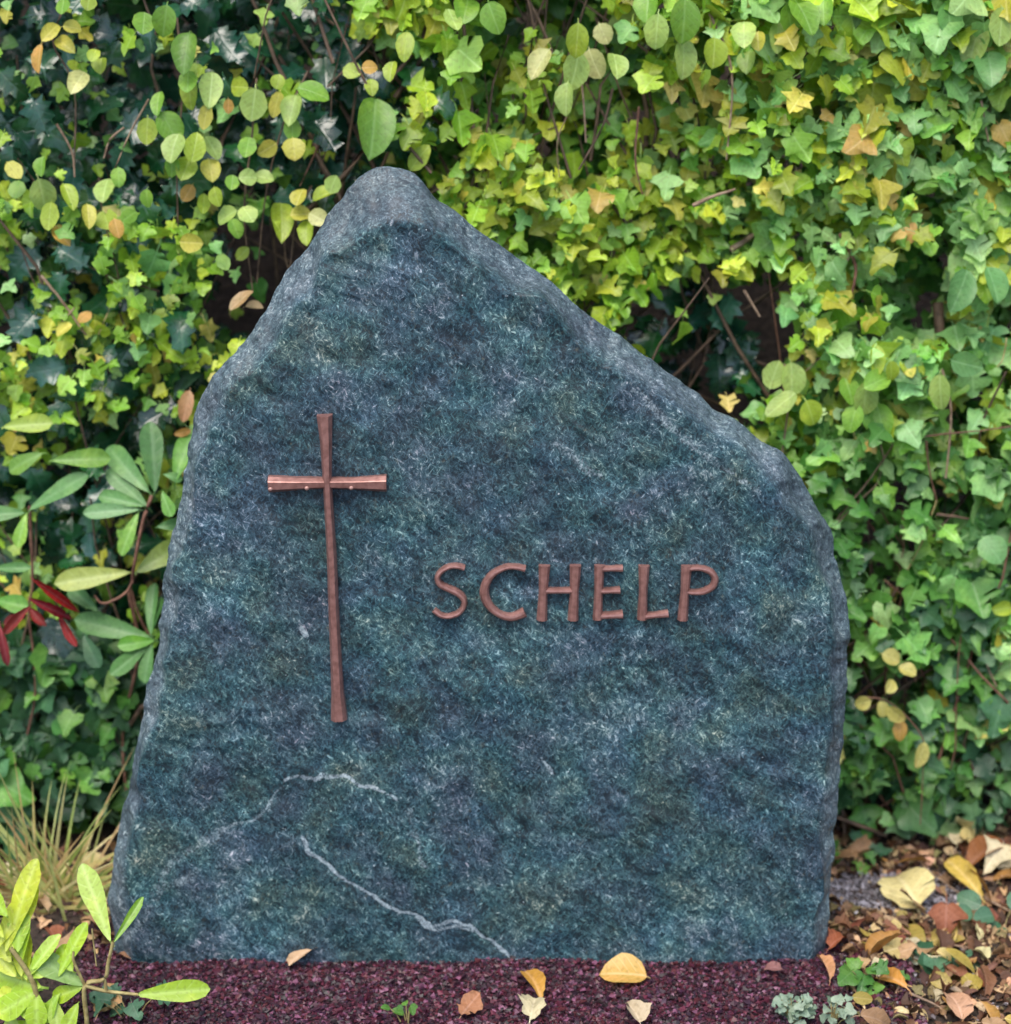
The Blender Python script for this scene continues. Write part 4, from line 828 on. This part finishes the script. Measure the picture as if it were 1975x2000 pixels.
# fallen sticks
random.seed(5)
for zo, pts, r, lab in ((Z8, [(1390, 980), (1430, 1050), (1620, 1190)], .0014, 'thin pale stick leaning across the litter'), (Z8, [(1490, 1260), (1650, 1350), (1700, 1380)], .0018, 'short straight stick beside the crumpled cream leaf'), (Z8, [(1730, 1200), (1908, 1290)], .0024, 'thick brown stick at the edge of the litter'),
    (Z8, [(1540, 870), (1620, 1020)], .0022, 'greyish stick under the orange-brown leaf'), (Z8, [(1330, 1750), (1500, 1830), (1540, 1900)], .0016, 'bent reddish stick by the salmon leaf'), (Z6, [(330, 1105), (470, 1120), (615, 1115)], .0022, 'pale stick between the grass tuft and the stone'), (Z8, [(1400, 1440), (1600, 1480), (1680, 1500)], .0016, 'dark thin stick in the litter')):
    q = np.array([gpt(zo, a, b_) for a, b_ in pts]); q[:, 2] = top_z(q[:, 0], q[:, 1]) + 0.008
    b0 = q[0].copy(); v, f = tube(crom(q, 4) - b0, r, r * .6, 6); o = put('stick', mesh('stick', v, f), M_TWIG, label=lab, cat='stick'); o.location = b0
# seedlings and small ground plants in the litter and at the front edge of the bed
def seedling(zo, zx, zy, n, sz, cols, key, lab, h=0.03):
    p = gpt(zo, zx, zy); p[2] = float(top_z(np.array([p[0]]), np.array([p[1]]))[0]) - 0.002
    root = put('ground_plant', None, label=lab, cat='plant'); root.location = p
    parts = []
    for i in range(n):
        a = random.uniform(0, 6.28); rr = random.uniform(0.004, 0.030) * (sz / 0.02); q = np.array([math.cos(a) * rr, math.sin(a) * rr * .7, random.uniform(0.3, 1) * h])
        M = frames(np.array([[random.gauss(0, .4), -0.5 + random.gauss(0, .3), 1.0]]), np.array([[math.cos(a), math.sin(a), -0.2]]))[0]
        leaf_object(root, key, M, q, sz * random.uniform(.7, 1.2), np.array(lin(random.choice(cols))) * .8)
        parts.append(tube(np.stack([np.array([q[0] * .2, q[1] * .2, -0.004]), q * np.array([.6, .6, .6]), q], 0), 0.0008, 0.0005, 4))
    v, f = join(parts); put('stem', mesh('stem', v, f), M_GREENSTEM, root)
gs = [(96, 150, 60), (120, 176, 70), (84, 140, 64)]; bl = [(84, 130, 100), (70, 116, 84), (100, 146, 112)]; sg = [(150, 176, 150), (132, 160, 134), (166, 188, 160)]
for a in ((Z8, 1090, 1660, 9, .022, gs, 'ivyround', 'bright green seedling beside the golden brown narrow leaf'), (Z8, 1450, 1580, 12, .026, bl, 'ivyround', 'blue-green leafy seedling by the tiny whitish leaf'), (Z8, 1850, 1370, 7, .026, bl, 'oval', 'dark green seedling under the thick brown stick'),
          (Z8, 680, 1885, 40, .011, sg, 'ivyround', 'greyish green low plant at the corner of the purple bed', .035), (Z8, 900, 1880, 14, .013, sg, 'ivyround', 'small greyish seedling next to the low grey-green plant'), (Z7, 390, 1420, 6, .012, gs, 'oval', 'tiny green seedling on the front edge of the purple bed'), (Z6, 740, 1850, 8, .024, bl, 'ivyround', 'blue-green seedling under the bright young shrub'), (Z8, 980, 960, 8, .026, gs + bl, 'ivy', 'young ivy shoot touching the side of the stone')):
    seedling(*a)
